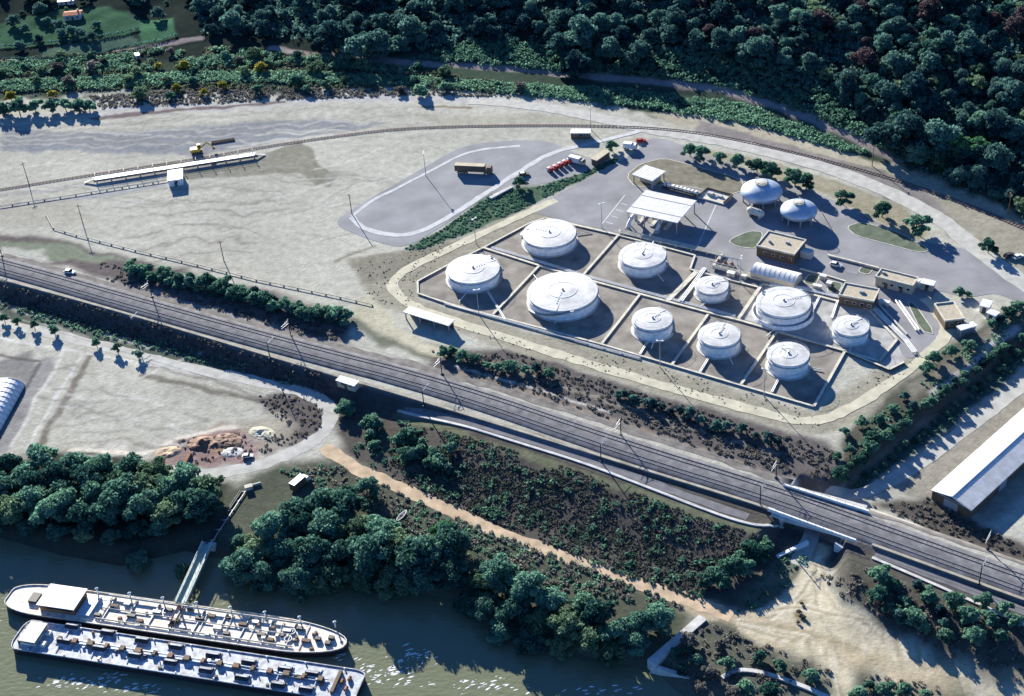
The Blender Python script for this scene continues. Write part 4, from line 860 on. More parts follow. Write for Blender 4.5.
q = MB(); q.box((-2, 0, 1.2), (2.4, 1.6, 1.1)); q.box((2, .3, 1.0), (2, 1.2, .7)); q.tube((-1, 0, 1.2), (3, .3, 1.2), .2, 8); q.build('skid', 'concrete', t)
b = rect((665, 181), (699, 190), (663, 186), 2.4); t = thing('pipe_manifold', 'dark pipe manifold with white valves behind the loading canopy', 'pipe manifold', (b[0][0], b[0][1], 0), b[1]); L, W_ = b[2], b[3]
for i, y in enumerate((-1.2, 0, 1.2)): MB().tube((-L / 2, y, 1.0), (L / 2, y, 1.0), .3, 10).build('pipe', 'dark', t)
for x in np.linspace(-L / 2 + .8, L / 2 - .8, 9): q = MB(); q.box((x, 1.0, 1.5), (.9, 1.6, 1.3)); q.tube((x, 0, 1), (x, 0, 2.4), .18, 6); q.build('valve', 'roofwhite', t)
for k, (px, py) in enumerate(((632, 225), (661, 228))):
    P = G(px, py); t = thing('vapour_duct', ('left' if k == 0 else 'right') + ' white curved duct in front of the loading canopy', 'duct', (P[0], P[1], 0), math.radians(58)); mb = MB()
    pts = [(-4 + 8 * i / 10, 0, .4 + 3.0 * math.sin(math.pi * (.08 + .62 * i / 10))) for i in range(11)]
    mb.path(pts, .75, 10).build('duct', 'roofwhite', t); MB().box((-3.8, 0, .5), (1.8, 1.8, 1.0)).build('plinth', 'concrete', t); MB().box((3.6, 0, 1.2), (.4, 1.2, 2.4)).build('support', 'grey', t)

# ------------------------------------------------------------------ poles
def lamp(hgt=10.5):
    t = thing('lamp_post', 'lamp', 'lamp post'); MB().tube((0, 0, 0), (0, 0, hgt), .16, 8, .09).build('pole', 'grey', t)
    q = MB(); q.box((0, 0, hgt + .1), (2.2, .25, .2)); q.build('crossarm', 'grey', t)
    for s in (-1, 1): MB().box((s * .9, -.2, hgt + .3), (.6, .5, .35)).build('lamp_head', 'white', t)
    return t
lp = lamp(); sp = [((764, 396), 'lamp post outside the front bund wall near the right corner'), ((660, 367), 'lamp post outside the front bund wall below the middle tanks'), ((479, 315), 'lamp post inside the perimeter track near the open shed'), ((602, 228), 'lamp post at the rear bund wall beside the loading apron'), ((476, 243), 'lamp post at the left bund wall behind the corner tank'), ((591, 130), 'lamp post beside the white trailer in the yard'), ((740, 283), 'lamp post behind the smallest tank'), ((426, 176), 'lamp post on the edge of the truck park')]
for i, (p, lab) in enumerate(sp):
    P = G(*p); o = lp if i == 0 else dup(lp); o.location = (P[0], P[1], 0); o['label'] = lab; o['group'] = 'lamp posts of the depot'; o.rotation_euler = (0, 0, -.5 + .3 * i)
def upole():
    t = thing('utility_pole', 'pole', 'pole'); MB().tube((0, 0, 0), (0, 0, 9), .2, 8, .13).build('pole', 'wood', t); q = MB(); q.box((0, 0, 8.3), (2.2, .18, .2)); q.build('crossarm', 'wood', t)
    q = MB(); [q.tube((x, 0, 8.4), (x, 0, 8.75), .08, 6) for x in (-.95, 0, .95)]; q.build('insulator', 'white', t); return t
up = upole(); sp = [((83, 224), 'timber utility pole on the sand below the loading gantry'), ((224, 261), 'timber utility pole on the sand near the long pipeline'), ((28, 181), 'timber utility pole beside the siding at the left'), ((872, 166), 'timber utility pole beside the approach road below the wood'), ((1008, 214), 'timber utility pole at the right end of the siding'), ((352, 214), 'timber utility pole at the lower corner of the truck park')]
for i, (p, lab) in enumerate(sp):
    P = T(*p); o = up if i == 0 else dup(up); o.location = P; o['label'] = lab; o['group'] = 'timber utility poles'; o.rotation_euler = (0, 0, .4 * i)

# ------------------------------------------------------------------ vehicles
def wheelset(t, xs, y, r=.42):
    for x in xs:
        for s in (-1, 1):
            wq = MB().tube((x, s * y - .14, r), (x, s * y + .14, r), r, 14).build('wheel', 'tyre', t); MB().tube((x, s * y - .16, r), (x, s * y + .16, r), r * .5, 10).build('rim', 'grey', wq)
def profile(mb, pts, y0, y1):
    n = len(pts); mb.add([(x, y, z) for y in (y0, y1) for x, z in pts], [(i, (i + 1) % n, n + (i + 1) % n, n + i) for i in range(n)] + [tuple(range(n)), tuple(range(2 * n - 1, n - 1, -1))]); return mb
def car(label, px, py, rz, m, group=None, roofm=None):
    P = T(px, py); t = thing('parked_car', label, 'car', P, rz, group)
    profile(MB(), [(-2.15, .35), (2.15, .35), (2.2, .75), (1.3, .95), (-2.1, 1.0)], -.88, .88).build('body', m, t)
    profile(MB(), [(-1.9, .98), (1.0, .95), (.35, 1.5), (-1.5, 1.5)], -.8, .8).build('cabin', 'glass', t); MB().box((-.6, 0, 1.53), (1.7, 1.5, .07)).build('roof', roofm or m, t)
    wheelset(t, (-1.35, 1.35), .8, .33)
    for s in (-1, 1): MB().box((2.16, s * .6, .68), (.1, .3, .16)).build('headlight', 'white', t)
    return t
def truck(label, px, py, rz, cabm, bodym, bl=4.5, group=None, name='parked_truck', sc=1.0):
    P = T(px, py); t = thing(name, label, 'truck', P, rz, group); t.scale = (sc, sc, sc)
    profile(MB(), [(bl / 2 + .1, .5), (bl / 2 + 2.0, .5), (bl / 2 + 2.0, 1.6), (bl / 2 + 1.7, 2.6), (bl / 2 + .1, 2.6)], -1.15, 1.15).build('cab', cabm, t)
    MB().box((bl / 2 + 1.93, 0, 1.95), (.2, 1.9, .8)).build('windscreen', 'glass', t); MB().box((0, 0, 1.9), (bl, 2.35, 2.2)).build('cargo_box', bodym, t); MB().box((.4, 0, .65), (bl + 1.4, 1.2, .3)).build('chassis', 'dark', t)
    wheelset(t, (-bl / 2 + .8, bl / 2 + 1.1), 1.05, .48); return t
P = G(472, 172.5); P2 = G(494, 173.5); a = math.atan2(P2[1] - P[1], P2[0] - P[0])
t = thing('articulated_lorry', 'long dark sided articulated lorry parked on the truck park', 'lorry', (P[0], P[1], 0), a)
MB().box((-.6, 0, 2.3), (12.6, 2.5, 2.6)).build('trailer', 'brown', t); MB().box((-.6, 0, 3.65), (12.6, 2.52, .1)).build('trailer_roof', 'beige', t); MB().box((-1, 0, .85), (11.5, 1.2, .3)).build('chassis', 'dark', t)
profile(MB(), [(6.3, .5), (8.6, .5), (8.6, 1.8), (8.3, 3.2), (6.6, 3.2)], -1.2, 1.2).build('cab', 'brown', t); MB().box((8.5, 0, 2.3), (.2, 2.0, .9)).build('windscreen', 'glass', t); wheelset(t, (-5.5, -4.3, -3.1, 5.6, 7.6), 1.05, .5)
rl = ['nearest the parked lorry', 'second from the parked lorry', 'in the middle of the row', 'fourth from the parked lorry', 'beside the beige box truck']
for i, p in enumerate(((551, 172), (556.5, 169.8), (561.2, 167.3), (566, 165), (571, 163.2))): truck('small red truck with a white cab roof, ' + rl[i], *p, math.radians(126), 'white', 'red', 2.0, 'red trucks parked in a row', sc=.66)
truck('beige box truck parked at the right end of the red trucks', 575, 163, math.radians(-38), 'beige', 'roofwhite', 5.2)
car('white roofed dark car alone beside the green strip', 524, 175.5, math.radians(5), 'brown', roofm='white')
car('red car parked at the depot entrance', 641, 142, math.radians(3), 'red')
truck('white tanker truck with its shadow at the depot entrance', 628, 149, math.radians(-20), 'white', 'white', 3.6)
car('white car parked in the walled bay beside the control building', 835.6, 266, math.radians(-30), 'white')
car('dark car parked at the right edge under the trees', 1009, 256.5, math.radians(25), 'dark'); car('white car parked beside a dark car at the right edge', 1018, 258, math.radians(25), 'white')
car('white car parked beside the railway at the left', 70, 273, math.radians(-22), 'white')
car('white car on the spoil heap by the gravel road', 248, 457, math.radians(0), 'white').scale = (.8, .8, .8)
# white van
P = T(300, 486); t = thing('delivery_van', 'white box van with a brown side parked by the river trees', 'van', P, math.radians(52))
MB().box((-.6, 0, 1.75), (5.2, 2.3, 2.5)).build('cargo_box', 'brown', t); MB().box((-.6, 0, 3.05), (5.3, 2.4, .12)).build('roof', 'white', t); profile(MB(), [(2.1, .5), (3.8, .5), (3.8, 1.2), (3.2, 2.1), (2.1, 2.1)], -1.1, 1.1).build('cab', 'white', t); wheelset(t, (-2, 2.8), 1.0, .42)
# excavator
P = G(197, 153); t = thing('excavator', 'yellow tracked excavator beside the loading gantry', 'excavator', (P[0], P[1], 0), .1)
for s in (-1, 1): MB().box((0, s * 1.1, .5), (4.4, .7, 1.0)).build('crawler_track', 'dark', t)
MB().box((-.4, 0, 1.7), (4.2, 2.6, 1.4)).build('body', 'yellow', t); c_ = MB().box((1.2, .6, 3.0), (1.6, 1.2, 1.4)).build('cab', 'yellow', t); MB().box((1.4, .6, 3.1), (1.3, 1.24, .8)).build('window', 'glass', c_)
q = MB(); q.tube((1.5, -.4, 2.0), (5.0, -.4, 4.6), .35, 8); q.tube((5, -.4, 4.6), (7.4, -.4, 2.2), .28, 8); q.build('boom', 'yellow', t); MB().box((7.5, -.4, 1.6), (1.1, 1.3, 1.0)).build('bucket', 'rust', t)
P = G(223, 141.5); t = thing('pipe_stack', 'brown stack of pipes lying on the sand beyond the excavator', 'pipes', (P[0], P[1], 0), .15)
for i in range(4): MB().tube((-5, -1 + .6 * i, .3), (5, -1 + .6 * i, .3), .28, 8).build('pipe', 'rust', t)
# long white culvert in the green strip
A, B = G(490, 198, .6), G(512, 186.5, .6); t = thing('concrete_beam', 'long pale concrete beam lying in the green strip', 'beam'); MB().beam((A[0], A[1], 0), (B[0], B[1], 0), 1.6, .8).build('beam', 'concrete', t)

# ------------------------------------------------------------------ river: barges, gangway
def hull_outline(L, W_, bow, stern, blunt):
    pts = []
    for t_ in np.linspace(0, 1, 9): pts.append((-L / 2 + stern * (1 - math.cos(t_ * math.pi / 2)), -W_ / 2 * (.35 + .65 * math.sin(t_ * math.pi / 2))))
    for t_ in np.linspace(0, 1, 9): pts.append((L / 2 - bow + bow * math.sin(t_ * math.pi / 2), -W_ / 2 * (1 - (1 - blunt) * t_ ** 1.6)))
    return pts + [(x, -y) for x, y in pts[::-1]]
def barge(label, A, B, W_, zd, deckm, bow, stern, name='tanker_barge', blunt=.72):
    A, B = G(*A, zd), G(*B, zd); d = B - A; a = math.atan2(d[1], d[0]); L = np.linalg.norm(d[:2]); c = (A + B) / 2
    t = thing(name, label, 'barge', (c[0], c[1], Z_W), a); o = hull_outline(L, W_, bow, stern, blunt); h_ = zd - Z_W
    MB().prism(o, -.6, h_ - .05).build('hull', 'hull', t); MB().prism([(x * .995, y * .97) for x, y in o], h_ - .04, h_ + .06).build('deck', deckm, t)
    r_ = MB()
    for p, q in zip(o, o[1:] + o[:1]): r_.beam((*p, h_ - .05), (*q, h_ - .05), .22, .4)
    r_.build('bulwark', deckm, t)
    return t, L, W_, h_
# front barge (blue-white deck, domed hatches)
A0, B0 = (18, 634), (360, 687)
t, L, W_, h_ = barge('long flat barge with two rows of domed hatches, nearer the camera', A0, B0, 10.6, -4.9, 'blue', 3.5, 2.0)
def loc(t_, px, py, z):
    P = G(px, py, Z_W + z); v = t_.matrix_basis.inverted() @ Vector(P); return v.x, v.y
bpy.context.view_layer.update()
for (px, py) in [(72, 625), (107.5, 631.5), (142, 639), (176, 645.6), (213, 654), (248.6, 661), (285, 668), (312, 672.6), (64, 640), (99, 647), (134.5, 654), (170.5, 661), (206, 669), (242, 676.5), (278, 683.7), (306, 688)]:
    x, y = loc(t, px, py, h_ + .8); hd = MB(); N = 8; pr = [(-1.0 * math.cos(math.pi * i / N), h_ + .25 + .85 * math.sin(math.pi * i / N)) for i in range(N + 1)]
    hd.add([(x + s * 1.9, y + q[0], q[1]) for s in (-1, 1) for q in pr], [(i, i + 1, N + 2 + i, N + 1 + i) for i in range(N)] + [tuple(range(N + 1)), tuple(range(2 * N + 1, N, -1))])
    o = hd.build('hatch', 'dark', t); MB().box((x, y, h_ + .15), (4.3, 2.5, .25)).build('coaming', 'blue', o); MB().box((x, y, h_ + 1.12), (3.2, .5, .06)).build('hatch_rib', 'blue', o)
q = MB(); q.tube((-L / 2 + 12, .5, h_ + .45), (L / 2 - 9, .5, h_ + .45), .2, 8); q.tube((-L / 2 + 12, -.4, h_ + .4), (L / 2 - 9, -.4, h_ + .4), .15, 8); q.build('deck_pipe', 'silver', t)
for i in range(17):
    x = -L / 2 + 13 + (L - 24) * i / 16; q = MB(); q.box((x, .1, h_ + .6), (.9 + .5 * (i % 3), 1.5, 1.0)); q.tube((x + .9, .3, h_), (x + .9, .3, h_ + 1.5), .18, 6); q.build('valve_box', 'rust' if i % 2 else 'brown', t)
q = MB(); q.box((-L / 2 + 5.2, 0, h_ + .9), (4.6, 6.8, 1.7)); wh = q.build('wheelhouse', 'deck', t); MB().box((-L / 2 + 5.2, 0, h_ + 1.85), (5.2, 7.4, .2)).build('roof', 'deck', wh); MB().box((-L / 2 + 5.2, 0, h_ + 1.35), (4.7, 6.9, .6)).build('window', 'glass', wh)
for x, y in ((2, 2.5), (2.4, -2.2), (9, 1.5), (9.5, -2.5)): MB().box((-L / 2 + x, y, h_ + .5), (1.4, 1.5, 1.0)).build('deck_box', 'dark' if x < 5 else 'deck', t)
q = MB(); q.box((L / 2 - 6.5, 0, h_ + .6), (.9, 7.5, 1.1)); q.build('breakwater', 'brown', t)
for x, y in ((3.5, 1.8), (3.2, -1.6), (5, .5)): q = MB(); q.tube((L / 2 - x, y - .6, h_ + .5), (L / 2 - x, y + .6, h_ + .5), .5, 10); q.build('winch', 'wood', t)
for i in range(9):
    for s in (-1, 1): q = MB(); q.tube((-L / 2 + 6 + (L - 12) * i / 8, s * (W_ / 2 - .35), h_), (-L / 2 + 6 + (L - 12) * i / 8, s * (W_ / 2 - .35), h_ + .7), .22, 8); q.build('bollard', 'white', t)
for i in range(24):
    x = -L / 2 + 12 + (L - 22) * RNG.random(); y = RNG.uniform(-1.6, 1.6) if i % 3 else RNG.choice([-4.2, 4.2]); MB().box((x, y, h_ + .35), (RNG.uniform(.4, 1.3), RNG.uniform(.4, 1.0), RNG.uniform(.4, .8))).build('deck_fitting', ('brown', 'grey', 'dark', 'rust', 'silver')[i % 5], t)
for i in range(8):
    x = -L / 2 + 14 + (L - 26) * i / 7; MB().tube((x, -4, h_ + .3), (x, 4, h_ + .3), .13, 6).build('cross_pipe', 'silver', t)
# rear barge with deckhouse and bow
A0, B0 = (9, 595.5), (346, 644)
t, L, W_, h_ = barge('white decked tanker vessel with a stern cabin and pointed bow, alongside the gangway', A0, B0, 11.4, -5.0, 'deck', 18, 12.0, 'tanker_vessel', .05)
bpy.context.view_layer.update()
x0, y0 = loc(t, 62, 597, h_ + 2.6)
cb = MB(); cb.box((x0, y0 * .3, h_ + 1.3), (11, 7.4, 2.5)); cbo = cb.build('cabin', 'wood', t)
MB().box((x0, y0 * .3, h_ + 2.65), (11.8, 8.4, .2)).build('roof', 'white', cbo); MB().box((x0, y0 * .3, h_ + 1.6), (9.6, 7.5, .7)).build('window', 'glass', cbo)
MB().box((x0 + 8.0, 0, h_ + .5), (4.0, 7.6, .9)).build('hold_cover', 'silver', t)
MB().box((x0 - 9.2, 0, h_ + .5), (2.6, 3.4, .9)).build('winch_house', 'dark', t)
for i in range(20):
    x = x0 + 12 + (L * .72 - 12) * i / 19; y = (-2.6, 1.4, 2.8, -1.2)[i % 4]; q = MB()
    q.box((x, y, h_ + .4), (1.8 + .6 * (i % 2), 1.0, .7)); q.build('hatch', ('dark', 'brown', 'grey')[i % 3], t)
for x, y in ((x0 + L * .67, 1.3), (x0 + L * .67, -1.4), (x0 + L * .30, 2.4)):
    q = MB().lathe([(1.1, 0), (1.1, .5), (.9, .5), (.9, .1)], 20, (x, y, h_)); q.build('manhole', 'grey', t)
q = MB(); q.tube((x0 + 12, -3.9, h_ + .4), (L / 2 - 14, -3.9, h_ + .4), .22, 8); q.tube((x0 + 12, .2, h_ + .35), (L / 2 - 16, .2, h_ + .35), .16, 8); q.tube((x0 + 12, 4.6, h_ + .8), (L / 2 - 14, 4.3, h_ + .8), .3, 8); q.build('deck_pipe', 'cream', t)
q = MB()
for x in np.linspace(x0 + 14, L / 2 - 16, 9): q.box((x, 0, h_ + .25), (.2, 9.6, .35))
q.build('deck_beam', 'grey', t)
q = MB()
for x in (x0 + L * .33, x0 + L * .345): q.tube((x, -2.5, h_ + .5), (x + .8, 3, h_ + 2.6), .2, 8)
q.tube((x0 + L * .34, 3, h_), (x0 + L * .34, 3, h_ + 3), .3, 8); q.build('loading_arm', 'rust', t)
for i in range(8):
    x = x0 + 8 + (L * .78 - 8) * i / 7; q = MB(); q.tube((x, 5.3, h_), (x, 5.3, h_ + 1.9), .2, 8); q.lathe([(.02, 0), (.5, .3), (.02, .7)], 12, (x, 5.3, h_ + 1.8)); q.build('vent_post', 'white', t)
for x, y in ((4.5, 1), (4.8, -1), (8, 0)): MB().box((L / 2 - x, y, h_ + .5), (1.5, 1.1, .9)).build('winch', 'dark', t)
q = MB()
for s in (-1, 1): q.tube((x0 + 8, s * 5.4, h_ + 1.0), (L / 2 - 17, s * 5.4, h_ + 1.0), .05, 5)
q.build('handrail', 'white', t)
for i in range(26):
    x = x0 + 11 + (L * .76 - 12) * RNG.random(); y = RNG.uniform(-4.4, 4.4); q = MB(); q.box((x, y, h_ + .3), (RNG.uniform(.5, 1.6), RNG.uniform(.4, 1.0), RNG.uniform(.4, .9)), RNG.uniform(0, .4)); q.build('deck_fitting', ('brown', 'grey', 'dark', 'deck', 'rust')[i % 5], t)
for i in range(9):
    x = x0 + 13 + (L * .7 - 12) * i / 8; MB().tube((x, -4.6, h_ + .3), (x, 4.6, h_ + .3), .12, 6).build('cross_pipe', 'cream' if i % 2 else 'grey', t)
# gangway
A, B = T(209, 549), G(181, 604, -4.6); A = np.array([A[0], A[1], -4.0]); d = B - A; n_ = np.array([-d[1], d[0], 0]) / np.linalg.norm(d[:2])
t = thing('gangway', 'pale green steel gangway from the bank to the tanker vessel', 'gangway')
MB().beam(A, B, 2.6, .15).build('deck', 'green', t)
for s in (-1, 1):
    a_, b_ = A + n_ * s * 1.45, B + n_ * s * 1.45; MB().beam(a_, b_, .35, .9).build('side_girder', 'green', t)
    q = MB(); q.tube(tuple(a_ + [0, 0, 1.5]), tuple(b_ + [0, 0, 1.5]), .08, 6); [q.tube(tuple(a_ + (b_ - a_) * k / 8), tuple(a_ + (b_ - a_) * k / 8 + [0, 0, 1.5]), .06, 5) for k in range(9)]; q.build('handrail', 'white', t)
MB().box((A[0], A[1], -4.8), (4.5, 2.0, 1.8), math.atan2(n_[1], n_[0])).build('abutment', 'concrete', t)
C_, D_ = T(243, 492), A
t = thing('pipe_walkway', 'dark pipe walkway running down the bank to the gangway', 'walkway'); pp = resample(np.array([C_[:2], D_[:2]]), 2.0)
for s in (-.9, -.3, .9):
    n_2 = np.array([-(D_ - C_)[1], (D_ - C_)[0]]) / np.linalg.norm((D_ - C_)[:2]); MB().path([(*(p + n_2 * s), max(h1(*p), -4.2) + .4) for p in pp], .16, 6).build('pipe', 'grey' if s > 0 else 'dark', t)
for p in pp[::2]: MB().box((p[0], p[1], max(h1(*p), -4.3) + .1), (2.4, .3, .3)).build('pipe_support', 'concrete', t)
P = T(249, 489); t = thing('pipe_gate', 'small cream gate box at the top of the pipe walkway', 'gate', P, .3); MB().box((0, 0, .7), (2.4, 1.6, 1.3)).build('box', 'cream', t); MB().box((2.2, .8, .4), (3.5, .4, .8)).build('wall', 'concrete', t)
P = T(186, 462); t = thing('timber_post', 'tall brown timber baulk standing in the spoil pit', 'timber post', P); q = MB(); q.beam((-.5, -3.5, .1), (1.0, 3.5, .1), .9, .9); q.build('baulk', 'wood', t); MB().box((-.6, -4, .4), (1.2, 1, 1)).build('block', 'dark', t)
for k, (px, py) in enumerate(((256, 532), (268, 530))):
    P = T(px, py); t = thing('mooring_post', 'rusty mooring post ' + ('left' if k == 0 else 'right') + ' of a pair on the wooded bank', 'post', P, .4 + k); MB().tube((0, 0, 0), (.3, 0, 3.0), .3, 8).build('post', 'rust', t); MB().box((0, 0, .25), (1.2, 1.2, .5)).build('base', 'concrete', t)
def heap(px, py, r, hgt, m, label, seed):
    rng = np.random.default_rng(seed); P = T(px, py); N, K = 40, 12; V = []; Qs = []
    for k in range(K + 1):
        for i in range(N):
            a = 2 * math.pi * i / N; q = r * k / K; x, y = q * math.cos(a) * 1.5, q * math.sin(a); z = hgt * max(0, 1 - (k / K) ** 1.5) + 1.5 * hgt * (1.1 - k / K) * float(fbm(np.array([x + 90 * seed]), np.array([y]), 2.4, 4)[0]) * (1 if k < K else 0)
            V.append((x, y, z if k < K else -.3))
    for k in range(K):
        for i in range(N): Qs.append((k * N + i, k * N + (i + 1) % N, (k + 1) * N + (i + 1) % N, (k + 1) * N + i))
    o = MB().add(V, [q[::-1] for q in Qs]).build('spoil_heap', m); o.location = P; o.rotation_euler = (0, 0, rng.uniform(-.6, .2)); tag(o, label, 'spoil heap', 'spoil heaps in the pit by the gravel road')
heap(205, 444, 4.2, 1.0, 'rust', 'brown spoil heap just right of the timber baulk', 1); heap(228, 440, 3.6, .8, 'rust', 'reddish spoil heap in the middle of the pit', 2)
heap(262, 433, 3.4, .7, 'track', 'sandy spoil heap at the upper right of the pit', 3); heap(168, 452, 3.0, .6, 'dirt', 'sandy spoil heap left of the timber baulk', 4); heap(232, 452, 2.6, .5, 'concrete', 'pale rubble heap beside the white car', 5)
# dinghy
P = T(402, 517); t = thing('rowing_boat', 'small white rowing boat lying on the grass above the river trees', 'boat', P, math.radians(58))
o = [(2.6 * math.cos(a), .8 * math.sin(a) * (1 if math.cos(a) < 0 else (1 - math.cos(a) ** 2 * .4))) for a in np.linspace(0, 2 * math.pi, 20, endpoint=False)]
mb = MB(); n_ = len(o); mb.add([(x * .7, y * .6, .05) for x, y in o] + [(x, y, .75) for x, y in o] + [(x * .9, y * .85, .75) for x, y in o] + [(x * .65, y * .5, .2) for x, y in o], [(k * n_ + i, k * n_ + (i + 1) % n_, (k + 1) * n_ + (i + 1) % n_, (k + 1) * n_ + i) for k in range(3) for i in range(n_)] + [tuple(range(n_)), tuple(range(3 * n_, 4 * n_))]); mb.build('hull', 'white', t)
for x in (-.9, .6): MB().box((x, 0, .6), (.35, 1.3, .08)).build('thwart', 'wood', t)
# slipway and bank walls
A, B = T(701, 618), T(650, 664); t = thing('slipway_wall', 'pale concrete slipway wall sloping down to the water', 'wall'); A, B = G(703, 617, -3.5), G(651, 662, -3.5); MB().beam((A[0], A[1], -9.5), (B[0], B[1], -9.5), 2.6, 6.0).build('slab', 'concrete', t)
C_ = G(690, 677, -4.6); MB().beam((B[0], B[1], -9.5), (C_[0], C_[1], -9.5), 1.2, 4.9).build('end_wall', 'concrete', t)
q = smoothline(np.array([G(*p, -4.6)[:2] for p in [(722, 680), (735, 672), (755, 673), (780, 680), (812, 692), (840, 706)]]), 2, 2); mb = MB()
for a, b_ in zip(q[:-1], q[1:]): mb.beam((*a, -5.2), (*b_, -5.2), 1.2, 1.7)
tag(mb.build('bank_wall', 'concrete'), 'curved pale retaining wall on the bank below the sandy junction', 'wall')
for k, (px, py) in enumerate(((668, 661), (688, 690 - 12))): pass

# sun glint on the ripples, painted as flat white flakes on the water
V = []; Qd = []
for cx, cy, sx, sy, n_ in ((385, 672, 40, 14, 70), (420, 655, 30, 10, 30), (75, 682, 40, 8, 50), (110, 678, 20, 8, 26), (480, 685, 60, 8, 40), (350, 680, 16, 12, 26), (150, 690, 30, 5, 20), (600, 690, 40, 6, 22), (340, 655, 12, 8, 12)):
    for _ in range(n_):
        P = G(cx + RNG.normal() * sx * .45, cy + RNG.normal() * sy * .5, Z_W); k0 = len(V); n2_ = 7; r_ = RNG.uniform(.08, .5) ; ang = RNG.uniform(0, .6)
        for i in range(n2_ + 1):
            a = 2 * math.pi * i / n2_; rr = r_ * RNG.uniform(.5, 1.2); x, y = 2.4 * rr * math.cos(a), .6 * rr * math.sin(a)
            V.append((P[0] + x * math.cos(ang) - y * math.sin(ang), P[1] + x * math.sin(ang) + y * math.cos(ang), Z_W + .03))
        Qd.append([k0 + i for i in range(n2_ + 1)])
tag(nmesh('glint_flecks', np.array(V), np.array(Qd), mat('glint_flecks', (.75, .78, .76), .9, 1.2, .3)), 'white painted flecks of sun glint on the river', None, None, 'stuff')

# ------------------------------------------------------------------ vegetation
def leafcloud(rng, lobes, n, size, squash=1.0, zmin=-9e9):
    """n leaf-clump quads spread over lobes [(cx,cy,cz,r)]"""
    Lb = np.array(lobes); pr = Lb[:, 3] ** 2; idx = rng.choice(len(Lb), n, p=pr / pr.sum())
    d = rng.normal(size=(n, 3)); d[:, 2] = np.abs(d[:, 2]) * .9 + d[:, 2] * .35; d /= np.linalg.norm(d, axis=1)[:, None]
    rad = Lb[idx, 3] * (0.45 + .68 * rng.random(n) ** .8); C = Lb[idx, :3] + d * rad[:, None] * np.array([1, 1, squash]); C[:, 2] = np.maximum(C[:, 2], zmin)
    nn = d + np.array([0, 0, .35]) + rng.normal(size=(n, 3)) * .75; nn /= np.linalg.norm(nn, axis=1)[:, None]
    t = np.cross(nn, rng.normal(size=(n, 3))); t /= np.linalg.norm(t, axis=1)[:, None]; bt = np.cross(nn, t)
    s = size * rng.uniform(.6, 1.4, n)[:, None]; e = rng.uniform(.6, 1, n)[:, None]
    V = np.stack([C - t * s - bt * s * e, C + t * s * .8 - bt * s * e * .7, C + t * s + bt * s * e, C - t * s * .7 + bt * s * e * .8], 1).reshape(-1, 3)
    return V, np.arange(4 * n).reshape(n, 4)
def proto_tree(name, m, r, hgt, seed, nl=9, n=1500, size=.42, cb=.10, spread=.74, bush=False):
    """tree model at the origin: root empty > trunk, crown"""
    rng = np.random.default_rng(seed); t = thing(name, name, name)
    zc = hgt * (cb + (1 - cb) / 2); hz = hgt * (1 - cb) / 2; lobes = [(0, 0, zc + hz * .3, r * .55)]
    nl = int(nl * 1.7); n = int(n * 1.35); size *= .82
    for i in range(nl):
        a = 2 * math.pi * i / nl * 2.4 + rng.uniform(-.4, .4); q = r * rng.uniform(.2, spread + .14); lr = r * rng.uniform(.18, .42); lobes.append((q * math.cos(a), q * math.sin(a), zc + rng.uniform(-.98, .5) * hz * .85, lr))
    V, Q = leafcloud(rng, lobes, n, size, .85, .1)
    nmesh('crown', V, Q, m, t)
    mb = MB(); mb.tube((0, 0, -.8), (0, 0, zc), .05 * r + .08, 7, .04)
    for l in lobes[1:5]: mb.tube((0, 0, zc * .55), l[:3], .03 * r + .04, 5, .03)
    mb.build('trunk', 'bark', t, fix=False); return t
PROTO = []
def kinds(name, cat, m, specs):
    out = []
    for sp_ in specs:
        o = proto_tree(name, m, **sp_); o['category'] = cat; out.append(o); PROTO.append(o)
    return out
RIV = kinds('riverside_tree', 'tree', 'leaf', [dict(r=5.0, hgt=7.2, seed=1, nl=11, n=2600, size=.36), dict(r=4.6, hgt=6.6, seed=2, nl=10, n=2400, size=.35), dict(r=5.4, hgt=7.8, seed=3, nl=13, n=3000, size=.38)])
RIVV = kinds('willow_tree', 'tree', 'vleaf', [dict(r=4.8, hgt=6.8, seed=5, nl=12, n=2400, size=.34)])
RIVG = kinds('riverside_tree', 'tree', 'bleaf', [dict(r=4.4, hgt=6.4, seed=4, nl=10, n=2300, size=.36)])
WOOD = kinds('woodland_tree', 'tree', 'wleaf', [dict(r=6.0, hgt=10.5, seed=11, nl=13, n=2300, size=.48), dict(r=5.2, hgt=9, seed=12, nl=10, n=1900, size=.46), dict(r=6.6, hgt=11.5, seed=13, nl=15, n=2700, size=.5)])
WOODR = kinds('russet_tree', 'tree', 'rleaf', [dict(r=5.4, hgt=9.5, seed=14, nl=11, n=1800, size=.46)])
WOODG = kinds('bright_tree', 'tree', 'gleaf', [dict(r=5.0, hgt=9.0, seed=15, nl=12, n=2200, size=.42)])
BUSH = kinds('bush', 'bush', 'bleaf', [dict(r=2.0, hgt=2.8, seed=21, nl=7, n=650, size=.27, cb=.08), dict(r=1.8, hgt=2.4, seed=22, nl=6, n=560, size=.26, cb=.08), dict(r=2.3, hgt=3.2, seed=23, nl=8, n=800, size=.28, cb=.08)])
BUSHD = kinds('bush', 'bush', 'wleaf', [dict(r=1.6, hgt=3.0, seed=24, nl=6, n=600, size=.25, cb=.1)])
BUSHY = kinds('yellow_bush', 'bush', 'yleaf', [dict(r=2.4, hgt=3.0, seed=25, nl=7, n=800, size=.28, cb=.08)])
BUSHS = kinds('dry_bush', 'bush', 'sleaf', [dict(r=2.4, hgt=3.2, seed=26, nl=7, n=800, size=.28, cb=.08)])
